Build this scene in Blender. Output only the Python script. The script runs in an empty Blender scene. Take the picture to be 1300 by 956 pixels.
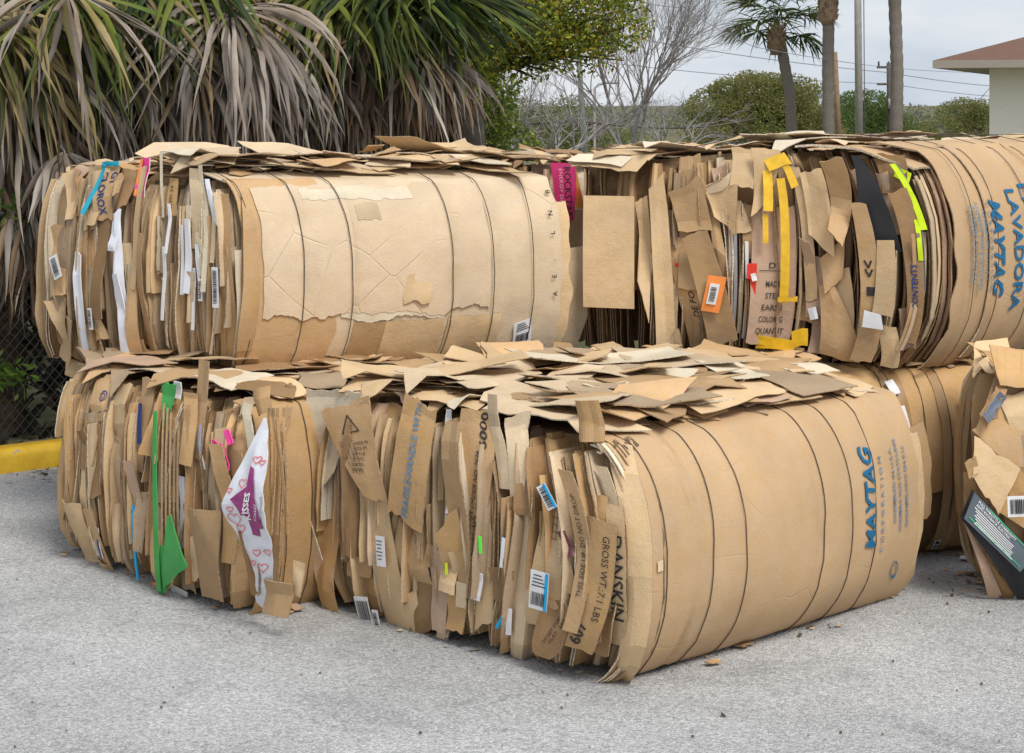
import bpy, math, random
import numpy as np
from mathutils import Vector, noise
random.seed(7); R = random.Random(11)
sc = bpy.context.scene
COL = sc.collection

# ------------------------------------------------------------------ camera
F = 2345.0; CX = 650.0; HY = 130.0; CAMH = 1.83
cam_d = bpy.data.cameras.new('camera'); cam = bpy.data.objects.new('camera', cam_d); COL.objects.link(cam)
cam.location = (0, 0, CAMH); cam.rotation_euler = (math.radians(90), 0, 0)
cam_d.sensor_width = 36; cam_d.lens = F / 1300 * 36; cam_d.shift_y = -(478 - HY) / 1300
cam_d.clip_end = 1500; cam_d.clip_start = 0.05
sc.camera = cam

# ------------------------------------------------------------------ world: bright overcast sky
SUN_EL = math.radians(52); SUN_AZ = math.radians(150)      # azimuth clockwise from +Y
w = bpy.data.worlds.new('World'); sc.world = w; w.use_nodes = True
nt = w.node_tree; nt.nodes.clear()
out = nt.nodes.new('ShaderNodeOutputWorld'); bg = nt.nodes.new('ShaderNodeBackground')
sky = nt.nodes.new('ShaderNodeTexSky'); sky.sky_type = 'NISHITA'; sky.sun_disc = False
sky.sun_elevation = SUN_EL; sky.sun_rotation = SUN_AZ; sky.air_density = 1.2; sky.dust_density = 2.0
tc = nt.nodes.new('ShaderNodeTexCoord'); mp = nt.nodes.new('ShaderNodeMapping'); mp.inputs['Scale'].default_value = (1.0, 1.0, 3.2)
n1 = nt.nodes.new('ShaderNodeTexNoise'); n1.inputs['Scale'].default_value = 6.5; n1.inputs['Detail'].default_value = 6; n1.inputs['Roughness'].default_value = .5
cr = nt.nodes.new('ShaderNodeValToRGB')
cr.color_ramp.elements[0].position = .34; cr.color_ramp.elements[0].color = (5.5, 6.2, 7.1, 1)
cr.color_ramp.elements[1].position = .62; cr.color_ramp.elements[1].color = (7.9, 8.1, 8.5, 1)
mx = nt.nodes.new('ShaderNodeMix'); mx.data_type = 'RGBA'; mx.inputs[0].default_value = .86
nt.links.new(tc.outputs['Generated'], mp.inputs[0]); nt.links.new(mp.outputs[0], n1.inputs['Vector'])
nt.links.new(n1.outputs['Fac'], cr.inputs[0]); nt.links.new(sky.outputs[0], mx.inputs[6]); nt.links.new(cr.outputs[0], mx.inputs[7])
nt.links.new(mx.outputs[2], bg.inputs['Color']); bg.inputs['Strength'].default_value = .1
nt.links.new(bg.outputs[0], out.inputs[0])

sd = bpy.data.lights.new('sun', 'SUN'); sd.energy = 2.6; sd.angle = math.radians(22); sd.color = (1, .965, .91)
sun = bpy.data.objects.new('sun', sd); COL.objects.link(sun)
sv = Vector((math.sin(SUN_AZ) * math.cos(SUN_EL), math.cos(SUN_AZ) * math.cos(SUN_EL), math.sin(SUN_EL)))
sun.rotation_euler = sv.to_track_quat('Z', 'Y').to_euler(); sun.location = (0, 0, 30)
sc.view_settings.view_transform = 'Standard'; sc.view_settings.look = 'None'
sc.view_settings.exposure = 0.24; sc.view_settings.gamma = 1; sc.view_settings.use_curve_mapping = False

# ------------------------------------------------------------------ helpers
def P3(px, py, D): return Vector(((px - CX) / F * D, D, CAMH - (py - HY) / F * D))
def nz(x, y=0., z=0.): return noise.noise(Vector((x, y, z)))
def rnd(a, b): return R.uniform(a, b)

class MB:
    def __init__(s): s.V = []; s.F = []; s.M = []; s.U = []; s.S = []; s.sharp = 0
    def v(s, p): s.V.append((p[0], p[1], p[2])); return len(s.V) - 1
    def f(s, idx, m=0, uv=None, sm=False):
        s.F.append(tuple(idx)); s.M.append(m); s.U.append(uv or [(0., 0.)] * len(idx)); s.S.append(sm)
    def grid(s, P, t=.004, m=0, em=1, out=None, uvs=None, sm=True):
        s.sharp = 10 if len(P) < 20 else 35
        P = np.asarray(P, float); nx, ny = P.shape[:2]
        gx = np.gradient(P, axis=0); gy = np.gradient(P, axis=1)
        n = np.cross(gx, gy); ln = np.linalg.norm(n, axis=2, keepdims=True); ln[ln < 1e-9] = 1; n /= ln
        o = np.array(out if out is not None else (0, -1, .3), float)
        if (n @ o).mean() < 0: n = -n
        B = P - n * t
        if uvs is None:
            dx = np.linalg.norm(np.diff(P, axis=0), axis=2).mean(1); dy = np.linalg.norm(np.diff(P, axis=1), axis=2).mean(0)
            ux = np.concatenate([[0], np.cumsum(dx)]); uy = np.concatenate([[0], np.cumsum(dy)])
            uvs = np.stack(np.meshgrid(ux, uy, indexing='ij'), -1)
        for Q in (P, B):
            b0 = len(s.V); s.V.extend(map(tuple, Q.reshape(-1, 3)))
            for i in range(nx - 1):
                for j in range(ny - 1):
                    ids = [b0 + i * ny + j, b0 + (i + 1) * ny + j, b0 + (i + 1) * ny + j + 1, b0 + i * ny + j + 1]
                    uv = [tuple(uvs[i, j]), tuple(uvs[i + 1, j]), tuple(uvs[i + 1, j + 1]), tuple(uvs[i, j + 1])]
                    if Q is B: ids.reverse(); uv.reverse()
                    s.f(ids, m, uv, sm)
        ring = [(i, 0) for i in range(nx)] + [(nx - 1, j) for j in range(1, ny)] + [(i, ny - 1) for i in range(nx - 2, -1, -1)] + [(0, j) for j in range(ny - 2, 0, -1)]
        b0 = len(s.V)
        for (i, j) in ring: s.V.append(tuple(P[i, j])); s.V.append(tuple(B[i, j]))
        k = len(ring); acc = 0.
        for q in range(k):
            q2 = (q + 1) % k
            d = float(np.linalg.norm(P[ring[q]] - P[ring[q2]]))
            s.f([b0 + 2 * q, b0 + 2 * q2, b0 + 2 * q2 + 1, b0 + 2 * q + 1], em, [(acc, 0), (acc + d, 0), (acc + d, t), (acc, t)], False)
            acc += d
    def tube(s, pts, r, sides=5, m=0, r2=None, cap=False, sm=True):
        pts = [Vector(p) for p in pts]; n = len(pts); rings = []
        up = Vector((0, 0, 1)); prev = None
        for i, p in enumerate(pts):
            d = (pts[min(i + 1, n - 1)] - pts[max(i - 1, 0)])
            if d.length < 1e-9: d = Vector((0, 0, 1))
            d.normalize()
            if prev is None:
                a = up if abs(d.z) < .9 else Vector((1, 0, 0)); x = d.cross(a).normalized()
            else: x = (prev - d * prev.dot(d)); x = x.normalized() if x.length > 1e-6 else d.orthogonal().normalized()
            prev = x; y = d.cross(x)
            rr = r if not hasattr(r, '__len__') else r[i]
            if r2 is not None: rr = r + (r2 - r) * i / max(1, n - 1)
            rings.append([s.v(p + x * (math.cos(2 * math.pi * k / sides) * rr) + y * (math.sin(2 * math.pi * k / sides) * rr)) for k in range(sides)])
        L = 0
        for i in range(n - 1):
            L2 = L + (pts[i + 1] - pts[i]).length
            for k in range(sides):
                k2 = (k + 1) % sides
                s.f([rings[i][k], rings[i][k2], rings[i + 1][k2], rings[i + 1][k]], m, [(k / sides, L), ((k + 1) / sides, L), ((k + 1) / sides, L2), (k / sides, L2)], sm)
            L = L2
        if cap:
            s.f(rings[0][::-1], m); s.f(rings[-1], m)
    def box(s, c, sz, m=0, rz=0.):
        ca, sa = math.cos(rz), math.sin(rz); ids = []
        for dz in (-1, 1):
            for dx, dy in ((-1, -1), (1, -1), (1, 1), (-1, 1)):
                x, y = dx * sz[0] / 2, dy * sz[1] / 2
                ids.append(s.v((c[0] + x * ca - y * sa, c[1] + x * sa + y * ca, c[2] + dz * sz[2] / 2)))
        for q in ((3, 2, 1, 0), (4, 5, 6, 7), (0, 1, 5, 4), (1, 2, 6, 5), (2, 3, 7, 6), (3, 0, 4, 7)): s.f([ids[i] for i in q], m)
    def build(s, name, mats, parent=None, origin=None):
        if origin is None:
            r = parent
            while r is not None and r.parent is not None: r = r.parent
            origin = Vector(r.location) if r is not None else Vector((0, 0, 0))
        me = bpy.data.meshes.new(name)
        V = (np.array(s.V) - np.array(origin)) if s.V else np.zeros((0, 3))
        me.from_pydata(V.tolist(), [], s.F)
        if not isinstance(mats, (list, tuple)): mats = [mats]
        for mt in mats: me.materials.append(mt)
        me.polygons.foreach_set('material_index', [min(i, len(mats) - 1) for i in s.M])
        me.polygons.foreach_set('use_smooth', s.S)
        ul = me.uv_layers.new(name='UVMap')
        ul.data.foreach_set('uv', [c for u in s.U for q in u for c in q])
        me.update()
        if s.sharp: me.set_sharp_from_angle(angle=math.radians(s.sharp))
        o = bpy.data.objects.new(name, me); COL.objects.link(o)
        if parent is not None: o.parent = parent
        else: o.location = origin
        return o

def tag(o, label=None, cat=None, group=None, kind=None):
    if label: o['label'] = label
    if cat: o['category'] = cat
    if group: o['group'] = group
    if kind: o['kind'] = kind
    return o
def empty(name, loc, label, cat, group=None):
    o = bpy.data.objects.new(name, None); COL.objects.link(o); o.location = loc; o.empty_display_size = .1
    return tag(o, label, cat, group)

# ------------------------------------------------------------------ materials
def newmat(name):
    m = bpy.data.materials.new(name); m.use_nodes = True; t = m.node_tree
    b = t.nodes['Principled BSDF']; return m, t, b
def N(t, kind, **kw):
    n = t.nodes.new(kind)
    for k, v in kw.items():
        if k in ('operation', 'blend_type', 'data_type', 'noise_dimensions', 'wave_type', 'bands_direction', 'feature', 'distance'): setattr(n, k, v)
        else: n.inputs[k].default_value = v
    return n
def math_n(t, op, a, b=None, c=None):
    n = t.nodes.new('ShaderNodeMath'); n.operation = op
    for i, x in enumerate((a, b, c)):
        if x is None: continue
        if isinstance(x, (int, float)): n.inputs[i].default_value = x
        else: t.links.new(x, n.inputs[i])
    return n.outputs[0]
def mixc(t, fac, a, b, mode='MIX'):
    n = t.nodes.new('ShaderNodeMix'); n.data_type = 'RGBA'; n.blend_type = mode
    for i, x in ((0, fac), (6, a), (7, b)):
        if isinstance(x, (int, float)): n.inputs[i].default_value = x
        elif isinstance(x, tuple): n.inputs[i].default_value = (*x, 1) if len(x) == 3 else x
        else: t.links.new(x, n.inputs[i])
    return n.outputs[2]
def maprange(t, x, a, b, c, d):
    n = t.nodes.new('ShaderNodeMapRange'); t.links.new(x, n.inputs[0])
    for i, q in enumerate((a, b, c, d)): n.inputs[i + 1].default_value = q
    return n.outputs[0]

def card_mat(name, col, var=.14, rib=.35, crease=.5, rough=.78, stain=.35, lines=0.):
    m, t, b = newmat(name)
    tcn = N(t, 'ShaderNodeTexCoord'); oi = N(t, 'ShaderNodeObjectInfo')
    add = t.nodes.new('ShaderNodeVectorMath'); add.operation = 'ADD'
    sc_ = t.nodes.new('ShaderNodeVectorMath'); sc_.operation = 'SCALE'; t.links.new(oi.outputs['Random'], sc_.inputs[0]); sc_.inputs['Scale'].default_value = 17
    cmb = N(t, 'ShaderNodeCombineXYZ')
    r10 = math_n(t, 'MULTIPLY', oi.outputs['Random'], 31.)
    t.links.new(r10, cmb.inputs[0]); t.links.new(r10, cmb.inputs[2])
    t.links.new(tcn.outputs['Object'], add.inputs[0]); t.links.new(cmb.outputs[0], add.inputs[1])
    co = add.outputs[0]
    nA = N(t, 'ShaderNodeTexNoise', Scale=3.5, Detail=5., Roughness=.6); t.links.new(co, nA.inputs['Vector'])
    nB = N(t, 'ShaderNodeTexNoise', Scale=240., Detail=2., Roughness=.6); t.links.new(co, nB.inputs['Vector'])
    nC = N(t, 'ShaderNodeTexNoise', Scale=11., Detail=3., Roughness=.55, Distortion=1.2); t.links.new(co, nC.inputs['Vector'])
    val = math_n(t, 'MULTIPLY_ADD', oi.outputs['Random'], 2 * var, 1 - var)
    vA = maprange(t, nA.outputs['Fac'], .3, .7, 1 - stain * .55, 1 + stain * .3)
    vB = maprange(t, nB.outputs['Fac'], .3, .7, .93, 1.06)
    v = math_n(t, 'MULTIPLY', math_n(t, 'MULTIPLY', val, vA), vB)
    # faint liner ribs in colour as well
    uvn = N(t, 'ShaderNodeUVMap')
    wv = N(t, 'ShaderNodeTexWave', Scale=42., Distortion=.6, Detail=1.); wv.bands_direction = 'Y'
    t.links.new(uvn.outputs[0], wv.inputs['Vector'])
    v = math_n(t, 'MULTIPLY', v, maprange(t, wv.outputs['Fac'], 0, 1, 1 - .07 * rib, 1 + .04 * rib))
    hs = N(t, 'ShaderNodeHueSaturation', Color=(*col, 1)); t.links.new(v, hs.inputs['Value'])
    t.links.new(maprange(t, nC.outputs['Fac'], .2, .8, 1.08, .9), hs.inputs['Saturation'])
    t.links.new(hs.outputs[0], b.inputs['Base Color'])
    b.inputs['Roughness'].default_value = rough; b.inputs['Specular IOR Level'].default_value = .25
    # bump: creases + ribs + crumple
    cre = maprange(t, math_n(t, 'ABSOLUTE', math_n(t, 'SUBTRACT', nC.outputs['Fac'], .5)), 0, .035, 0, 1)
    h = math_n(t, 'ADD', math_n(t, 'MULTIPLY', cre, .0009 * crease), math_n(t, 'MULTIPLY', wv.outputs['Fac'], .0006 * rib))
    h = math_n(t, 'ADD', h, math_n(t, 'MULTIPLY', nA.outputs['Fac'], .03 * crease))
    if lines:   # fold and crush lines
        nD = N(t, 'ShaderNodeTexNoise', Scale=1.6, Detail=2.); t.links.new(co, nD.inputs['Vector'])
        dv = t.nodes.new('ShaderNodeVectorMath'); dv.operation = 'MULTIPLY_ADD'; dv.inputs[1].default_value = (.12, .12, .12); t.links.new(nD.outputs['Color'], dv.inputs[0]); t.links.new(co, dv.inputs[2])
        vo = N(t, 'ShaderNodeTexVoronoi', Scale=4.2); vo.feature = 'DISTANCE_TO_EDGE'; t.links.new(dv.outputs[0], vo.inputs['Vector'])
        msk = maprange(t, nA.outputs['Fac'], .50, .60, 0, 1)
        ln = math_n(t, 'MULTIPLY', maprange(t, vo.outputs['Distance'], 0, .018, 1, 0), msk)
        h = math_n(t, 'ADD', h, math_n(t, 'MULTIPLY', ln, -.0028 * lines))
    bp = N(t, 'ShaderNodeBump', Strength=.8, Distance=1.); t.links.new(h, bp.inputs['Height']); t.links.new(bp.outputs[0], b.inputs['Normal'])
    return m
def edge_mat(name, col):
    m, t, b = newmat(name)
    tcn = N(t, 'ShaderNodeTexCoord'); nA = N(t, 'ShaderNodeTexNoise', Scale=130., Detail=3.); t.links.new(tcn.outputs['Object'], nA.inputs['Vector'])
    v = maprange(t, nA.outputs['Fac'], .3, .7, .45, 1.15)
    t.links.new(mixc(t, 1., col, v, 'MULTIPLY'), b.inputs['Base Color']); b.inputs['Roughness'].default_value = .9
    return m
def plain_mat(name, col, rough=.6, var=.1, scale=12., spec=.3, metal=0., bump=0., col2=None):
    m, t, b = newmat(name)
    tcn = N(t, 'ShaderNodeTexCoord'); nA = N(t, 'ShaderNodeTexNoise', Scale=scale, Detail=5., Roughness=.6); t.links.new(tcn.outputs['Object'], nA.inputs['Vector'])
    v = maprange(t, nA.outputs['Fac'], .3, .7, 1 - var, 1 + var)
    c = mixc(t, maprange(t, nA.outputs['Fac'], .4, .6, 0, 1), col, col2) if col2 else col
    t.links.new(mixc(t, 1., c, v, 'MULTIPLY'), b.inputs['Base Color'])
    b.inputs['Roughness'].default_value = rough; b.inputs['Specular IOR Level'].default_value = spec; b.inputs['Metallic'].default_value = metal
    if bump:
        bp = N(t, 'ShaderNodeBump', Strength=.6, Distance=bump); t.links.new(nA.outputs['Fac'], bp.inputs['Height']); t.links.new(bp.outputs[0], b.inputs['Normal'])
    return m

CARD = [card_mat('cardboard_kraft', (.49, .315, .16), var=.24), card_mat('cardboard_tan', (.58, .41, .23), var=.2), card_mat('cardboard_brown', (.31, .185, .088), var=.25),
        card_mat('cardboard_pale', (.60, .46, .30)), card_mat('cardboard_grey_brown', (.40, .29, .185)), card_mat('cardboard_ochre', (.50, .31, .14)),
        card_mat('cardboard_pinkish', (.50, .34, .235))]
KR, TAN, BRN, PALE, GRB, OCH, PNK = CARD
BIGCARD = card_mat('cardboard_washer_box', (.50, .335, .185), var=.02, crease=.22, rib=.4, stain=.2, lines=.5)
LIGHTCARD = card_mat('cardboard_light_sheet', (.62, .485, .33), var=.02, crease=.4, rib=.4, stain=.3, lines=1.)
CREAM = card_mat('cardboard_cream', (.66, .57, .42), var=.05, crease=.5, rib=.3)
EDGE = edge_mat('cardboard_cut_edge', (.40, .27, .15))
EDGEL = edge_mat('cardboard_torn_edge', (.66, .55, .40))
WHITE = plain_mat('white_paper', (.74, .74, .75), .7, .06, 20)
WHITEG = plain_mat('glossy_white_paper', (.70, .71, .76), .35, .07, 20, .5)
INK = plain_mat('black_ink', (.035, .03, .03), .7, .3, 60)
INKB = plain_mat('brown_ink', (.16, .10, .06), .8, .3, 60)
BLUE = plain_mat('blue_ink', (.010, .125, .26), .7, .15, 60)
BLUE2 = plain_mat('pale_blue_ink', (.11, .20, .28), .75, .3, 80)
NAVY = plain_mat('navy_ink', (.02, .04, .16), .6, .2, 40)
TEAL = plain_mat('teal_strip', (.02, .35, .48), .45, .1)
CYAN = plain_mat('cyan_strip', (.0, .38, .72), .4, .1)
GREEN = plain_mat('green_sheet', (.055, .32, .075), .5, .15)
LIME = plain_mat('fluorescent_green_plastic', (.12, .85, .06), .35, .1)
LIMEY = plain_mat('yellow_green_plastic', (.62, .80, .02), .35, .1)
YEL = plain_mat('yellow_tape', (.78, .47, .025), .3, .16, 25, .5, bump=.003)
RED = plain_mat('red_plastic', (.72, .045, .03), .35, .1)
ORG = plain_mat('orange_label', (.80, .26, .06), .5, .15)
PINK = plain_mat('pink_sheet', (.78, .06, .30), .45, .1)
MAG = plain_mat('magenta_board', (.50, .025, .13), .5, .15)
PURP = plain_mat('purple_print', (.28, .04, .17), .5, .1)
BLACK = plain_mat('black_board', (.022, .022, .025), .45, .3, 8)
GREYP = plain_mat('grey_sheet', (.30, .31, .34), .5, .12)
SLATE = plain_mat('slate_print', (.12, .15, .17), .45, .2)
TAPE = plain_mat('brown_packing_tape', (.36, .22, .10), .22, .12, 10, .6, bump=.004)
WIRE = plain_mat('baling_wire', (.10, .085, .07), .5, .3, 40, .4, .6)
CORE = plain_mat('pressed_cardboard_core', (.20, .125, .065), .95, .4, 14, bump=.02)

# ------------------------------------------------------------------ text
_tc = {}
def text_geo(body, shear=0., bold=0., spacing=1.):
    key = (body, shear, bold, spacing)
    if key in _tc: return _tc[key]
    c = bpy.data.curves.new('t', 'FONT'); c.body = body; c.size = 1.; c.shear = shear; c.offset = bold; c.resolution_u = 2; c.fill_mode = 'FRONT'; c.space_character = spacing
    c.align_x = 'CENTER'; c.align_y = 'CENTER'
    o = bpy.data.objects.new('t', c); COL.objects.link(o)
    dg = bpy.context.evaluated_depsgraph_get(); me = bpy.data.meshes.new_from_object(o.evaluated_get(dg))
    import bmesh
    bm = bmesh.new(); bm.from_mesh(me)
    xs = [v.co.x for v in bm.verts]; stp = .22 if len(body) < 10 else .45
    for ax_, lo, hi in ((0, min(xs), max(xs)), (1, -.6, .6)):
        q = lo + stp
        while q < hi:
            g_ = bm.verts[:] + bm.edges[:] + bm.faces[:]
            bmesh.ops.bisect_plane(bm, geom=g_, plane_co=(q, 0, 0) if ax_ == 0 else (0, q, 0), plane_no=(1, 0, 0) if ax_ == 0 else (0, 1, 0)); q += stp
    bm.to_mesh(me); bm.free()
    vs = [(v.co.x, v.co.y) for v in me.vertices]; fs = [tuple(p.vertices) for p in me.polygons]
    bpy.data.objects.remove(o); bpy.data.curves.remove(c); bpy.data.meshes.remove(me)
    _tc[key] = (vs, fs); return _tc[key]
def put_text(mb, f, body, size, cx=0., cy=0., rot=0., m=0, shear=0., bold=0., spacing=1., fit=None, ysc=1.):
    """f(p,q)->3D point on a surface (already a little proud); text laid out in metres"""
    vs, fs = text_geo(body, shear, bold, spacing)
    xs = [v[0] for v in vs]; wd = max(xs) - min(xs)
    k = (fit / wd) if fit else size; ky = size * ysc
    ca, sa = math.cos(rot), math.sin(rot); b0 = len(mb.V)
    for (x, y) in vs:
        x *= k; y *= ky
        mb.v(f(cx + x * ca - y * sa, cy + x * sa + y * ca))
    for q in fs: mb.f([b0 + i for i in q], m)
def put_rect(mb, f, cx, cy, w_, h_, rot=0., m=0, n=1):
    ca, sa = math.cos(rot), math.sin(rot)
    for k in range(n):
        x0 = -w_ / 2 + w_ * k / n; x1 = -w_ / 2 + w_ * (k + 1) / n; ids = []
        for x, y in ((x0, -h_ / 2), (x1, -h_ / 2), (x1, h_ / 2), (x0, h_ / 2)): ids.append(mb.v(f(cx + x * ca - y * sa, cy + x * sa + y * ca)))
        mb.f(ids, m)
def put_barcode(mb, f, cx, cy, w_, h_, rot=0., m=0, vertical=False, seed=1):
    r = random.Random(seed); x = -w_ / 2; ca, sa = math.cos(rot), math.sin(rot)
    while x < w_ / 2:
        bw = r.choice((.0018, .003, .0045)); mx_ = x + bw / 2
        px, py = (mx_, 0)
        put_rect(mb, f, cx + px * ca - py * sa, cy + px * sa + py * ca, bw, h_, rot, m)
        x += bw + r.choice((.0018, .003))

def poly_ring(mb, f, pts, wd, m=0):
    n = len(pts)
    for i in range(n):
        a = Vector(pts[i]).to_2d(); b = Vector(pts[(i + 1) % n]).to_2d(); d = b - a
        if d.length < 1e-6: continue
        d.normalize(); q = Vector((-d.y, d.x)) * wd / 2; e = d * wd * .3
        ids = [mb.v(f(*(p))) for p in (a - q - e, b - q + e, b + q + e, a + q - e)]
        mb.f(ids, m)
def heart(cx, cy, s, n=20):
    pts = []
    for k in range(n):
        t = 2 * math.pi * k / n
        pts.append((cx + s * .06 * 16 * math.sin(t) ** 3, cy + s * .06 * (13 * math.cos(t) - 5 * math.cos(2 * t) - 2 * math.cos(3 * t) - math.cos(4 * t))))
    return pts

# ================================================================== SETTING
def asphalt():
    m, t, b = newmat('weathered_asphalt')
    tcn = N(t, 'ShaderNodeTexCoord'); co = tcn.outputs['Object']
    nL = N(t, 'ShaderNodeTexNoise', Scale=.9, Detail=5., Roughness=.6); t.links.new(co, nL.inputs['Vector'])
    v1 = N(t, 'ShaderNodeTexVoronoi', Scale=135.); t.links.new(co, v1.inputs['Vector'])
    v2 = N(t, 'ShaderNodeTexVoronoi', Scale=60.); t.links.new(co, v2.inputs['Vector'])
    nF = N(t, 'ShaderNodeTexNoise', Scale=260., Detail=3.); t.links.new(co, nF.inputs['Vector'])
    c1 = t.nodes.new('ShaderNodeSeparateColor'); t.links.new(v1.outputs['Color'], c1.inputs[0])
    g = maprange(t, c1.outputs[0], 0, 1, .38, .66)
    g = math_n(t, 'MULTIPLY', g, maprange(t, v1.outputs['Distance'], 0, .75, 1.1, .78))
    g = math_n(t, 'MULTIPLY', g, maprange(t, v2.outputs['Distance'], 0, .7, 1.08, .86))
    g = math_n(t, 'MULTIPLY', g, maprange(t, nL.outputs['Fac'], .35, .68, .80, 1.1))
    g = math_n(t, 'MULTIPLY', g, maprange(t, nF.outputs['Fac'], .3, .7, .85, 1.15))
    nS = N(t, 'ShaderNodeTexNoise', Scale=14., Detail=4.); t.links.new(co, nS.inputs['Vector'])
    g = math_n(t, 'MULTIPLY', g, maprange(t, nS.outputs['Fac'], .66, .72, 1., .72))
    nW = N(t, 'ShaderNodeTexNoise', Scale=2.4, Detail=6., Roughness=.7, Distortion=1.); t.links.new(co, nW.inputs['Vector'])
    g = math_n(t, 'MULTIPLY', g, maprange(t, nW.outputs['Fac'], .52, .70, 1., .78))
    t.links.new(mixc(t, 1., (1., .995, .985), g, 'MULTIPLY'), b.inputs['Base Color'])
    b.inputs['Roughness'].default_value = .93; b.inputs['Specular IOR Level'].default_value = .15
    h = math_n(t, 'ADD', math_n(t, 'MULTIPLY', v1.outputs['Distance'], -.006), math_n(t, 'MULTIPLY', nF.outputs['Fac'], .002))
    bp = N(t, 'ShaderNodeBump', Strength=.7, Distance=1.); t.links.new(h, bp.inputs['Height']); t.links.new(bp.outputs[0], b.inputs['Normal'])
    return m
# ground (sandy grass) as one big sheet, the car park a sheet above it
g = MB(); g.f([g.v((-600, -200, -.02)), g.v((600, -200, -.02)), g.v((600, 1000, -.02)), g.v((-600, 1000, -.02))])
tag(g.build('ground', plain_mat('sandy_grass', (.10, .105, .045), .95, .3, 3., .1, col2=(.17, .15, .09))), 'sandy grass ground around the car park', kind='structure')
KD = Vector((.79, .613, 0)).normalized(); KN = Vector((-KD.y, KD.x, 0)); K0 = Vector((-2.52, 9.09, 0))
g = MB(); k1 = K0 - KD * 14; k2 = K0 + KD * 60
g.f([g.v(p) for p in (Vector((-8.5, -60, 0)) , Vector((60, -60, 0)), Vector((60, k2.y, 0)), k2, k1, Vector((-25, k1.y, 0)), Vector((-25, -60, 0)))])
tag(g.build('asphalt_lot', asphalt()), 'pale weathered asphalt of the car park', kind='structure')

# yellow kerb, slightly chipped
kerbm, t, b = newmat('yellow_kerb_paint')
tcn = N(t, 'ShaderNodeTexCoord'); nA = N(t, 'ShaderNodeTexNoise', Scale=9., Detail=6., Roughness=.65); t.links.new(tcn.outputs['Object'], nA.inputs['Vector'])
chip = maprange(t, nA.outputs['Fac'], .66, .68, 0, 1)
cc = mixc(t, maprange(t, nA.outputs['Fac'], .3, .6, 0, 1), (.50, .27, .01), (.66, .41, .02))
t.links.new(mixc(t, chip, cc, (.30, .29, .27)), b.inputs['Base Color']); b.inputs['Roughness'].default_value = .7
mb = MB(); prof_k = [(0, -.01), (.006, .075), (.025, .108), (.05, .115), (.14, .115), (.15, .10), (.15, -.01)]
rows = []
for i in range(0, 141):
    p = K0 + KD * (-6 + i * .15)
    rows.append([p + KN * (x + .004 * nz(i * .7, j)) + Vector((0, 0, z + .004 * nz(i * .5, j + 9.) * (z > 0))) for j, (x, z) in enumerate(prof_k)])
for i in range(140):
    for j in range(len(prof_k) - 1):
        if i == 0 and j == 0: base = len(mb.V); [mb.v(q) for rr in rows for q in rr]
        k = len(prof_k); mb.f([base + i * k + j, base + (i + 1) * k + j, base + (i + 1) * k + j + 1, base + i * k + j + 1], 0, None, True)
tag(mb.build('kerb', kerbm), 'yellow painted concrete kerb in front of the chain link fence', kind='structure')

# leaf litter swept against the kerb (uncountable)
mb = MB()
for i in range(900):
    t_ = rnd(-4, 8); d = -abs(R.gauss(0, .16)) - .01
    if nz(t_ * 1.3, 3.3) < -.15 and R.random() < .6: continue
    p = K0 + KD * t_ + KN * d + Vector((0, 0, .004 + rnd(0, .012))); s_ = rnd(.008, .028); a = rnd(0, 6.28); e = rnd(.3, .8)
    q = [Vector((math.cos(a), math.sin(a), rnd(-.3, .4))) * s_, Vector((-math.sin(a), math.cos(a), rnd(-.3, .3))) * s_ * e]
    ids = [mb.v(p + q[0]), mb.v(p + q[1]), mb.v(p - q[0]), mb.v(p - q[1])]; mb.f(ids, R.choice((0, 0, 1, 1, 2, 3)))
LEAFB = [plain_mat('dead_leaf_brown', (.12, .07, .035)), plain_mat('dead_leaf_dark', (.05, .035, .025)), plain_mat('dead_leaf_tan', (.26, .19, .12)), plain_mat('grit', (.35, .33, .3))]
tag(mb.build('leaf_litter', LEAFB), 'brown leaf litter and grit along the foot of the yellow kerb', 'litter', kind='stuff')
# dark stains of fine debris
mb = MB()
for i in range(260):
    if i < 170:
        px, py = rnd(0, 1300), rnd(610, 960)
    else: px, py = rnd(880, 1260), rnd(700, 800)
    D = CAMH * F / (py - HY); p = P3(px, py, D); p.z = .004; s_ = rnd(.0015, .005) * (2. if R.random() < .06 else 1); a = rnd(0, 6.28)
    q = [Vector((math.cos(a), math.sin(a), .2)) * s_ * 1.4, Vector((-math.sin(a), math.cos(a), -.1)) * s_]
    ids = [mb.v(p + q[0]), mb.v(p + q[1]), mb.v(p - q[0]), mb.v(p - q[1] + Vector((0, 0, s_)))]; mb.f(ids, R.choice((0, 1, 1, 1, 2)))
tag(mb.build('grit_specks', LEAFB), 'small specks of grit and leaf scattered over the asphalt', 'litter', kind='stuff')

# ================================================================== BALES
def prof(t):
    t = min(1., max(0., t)); return max(0., 1 - abs(2 * t - 1) ** 2.4) ** .75

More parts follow.
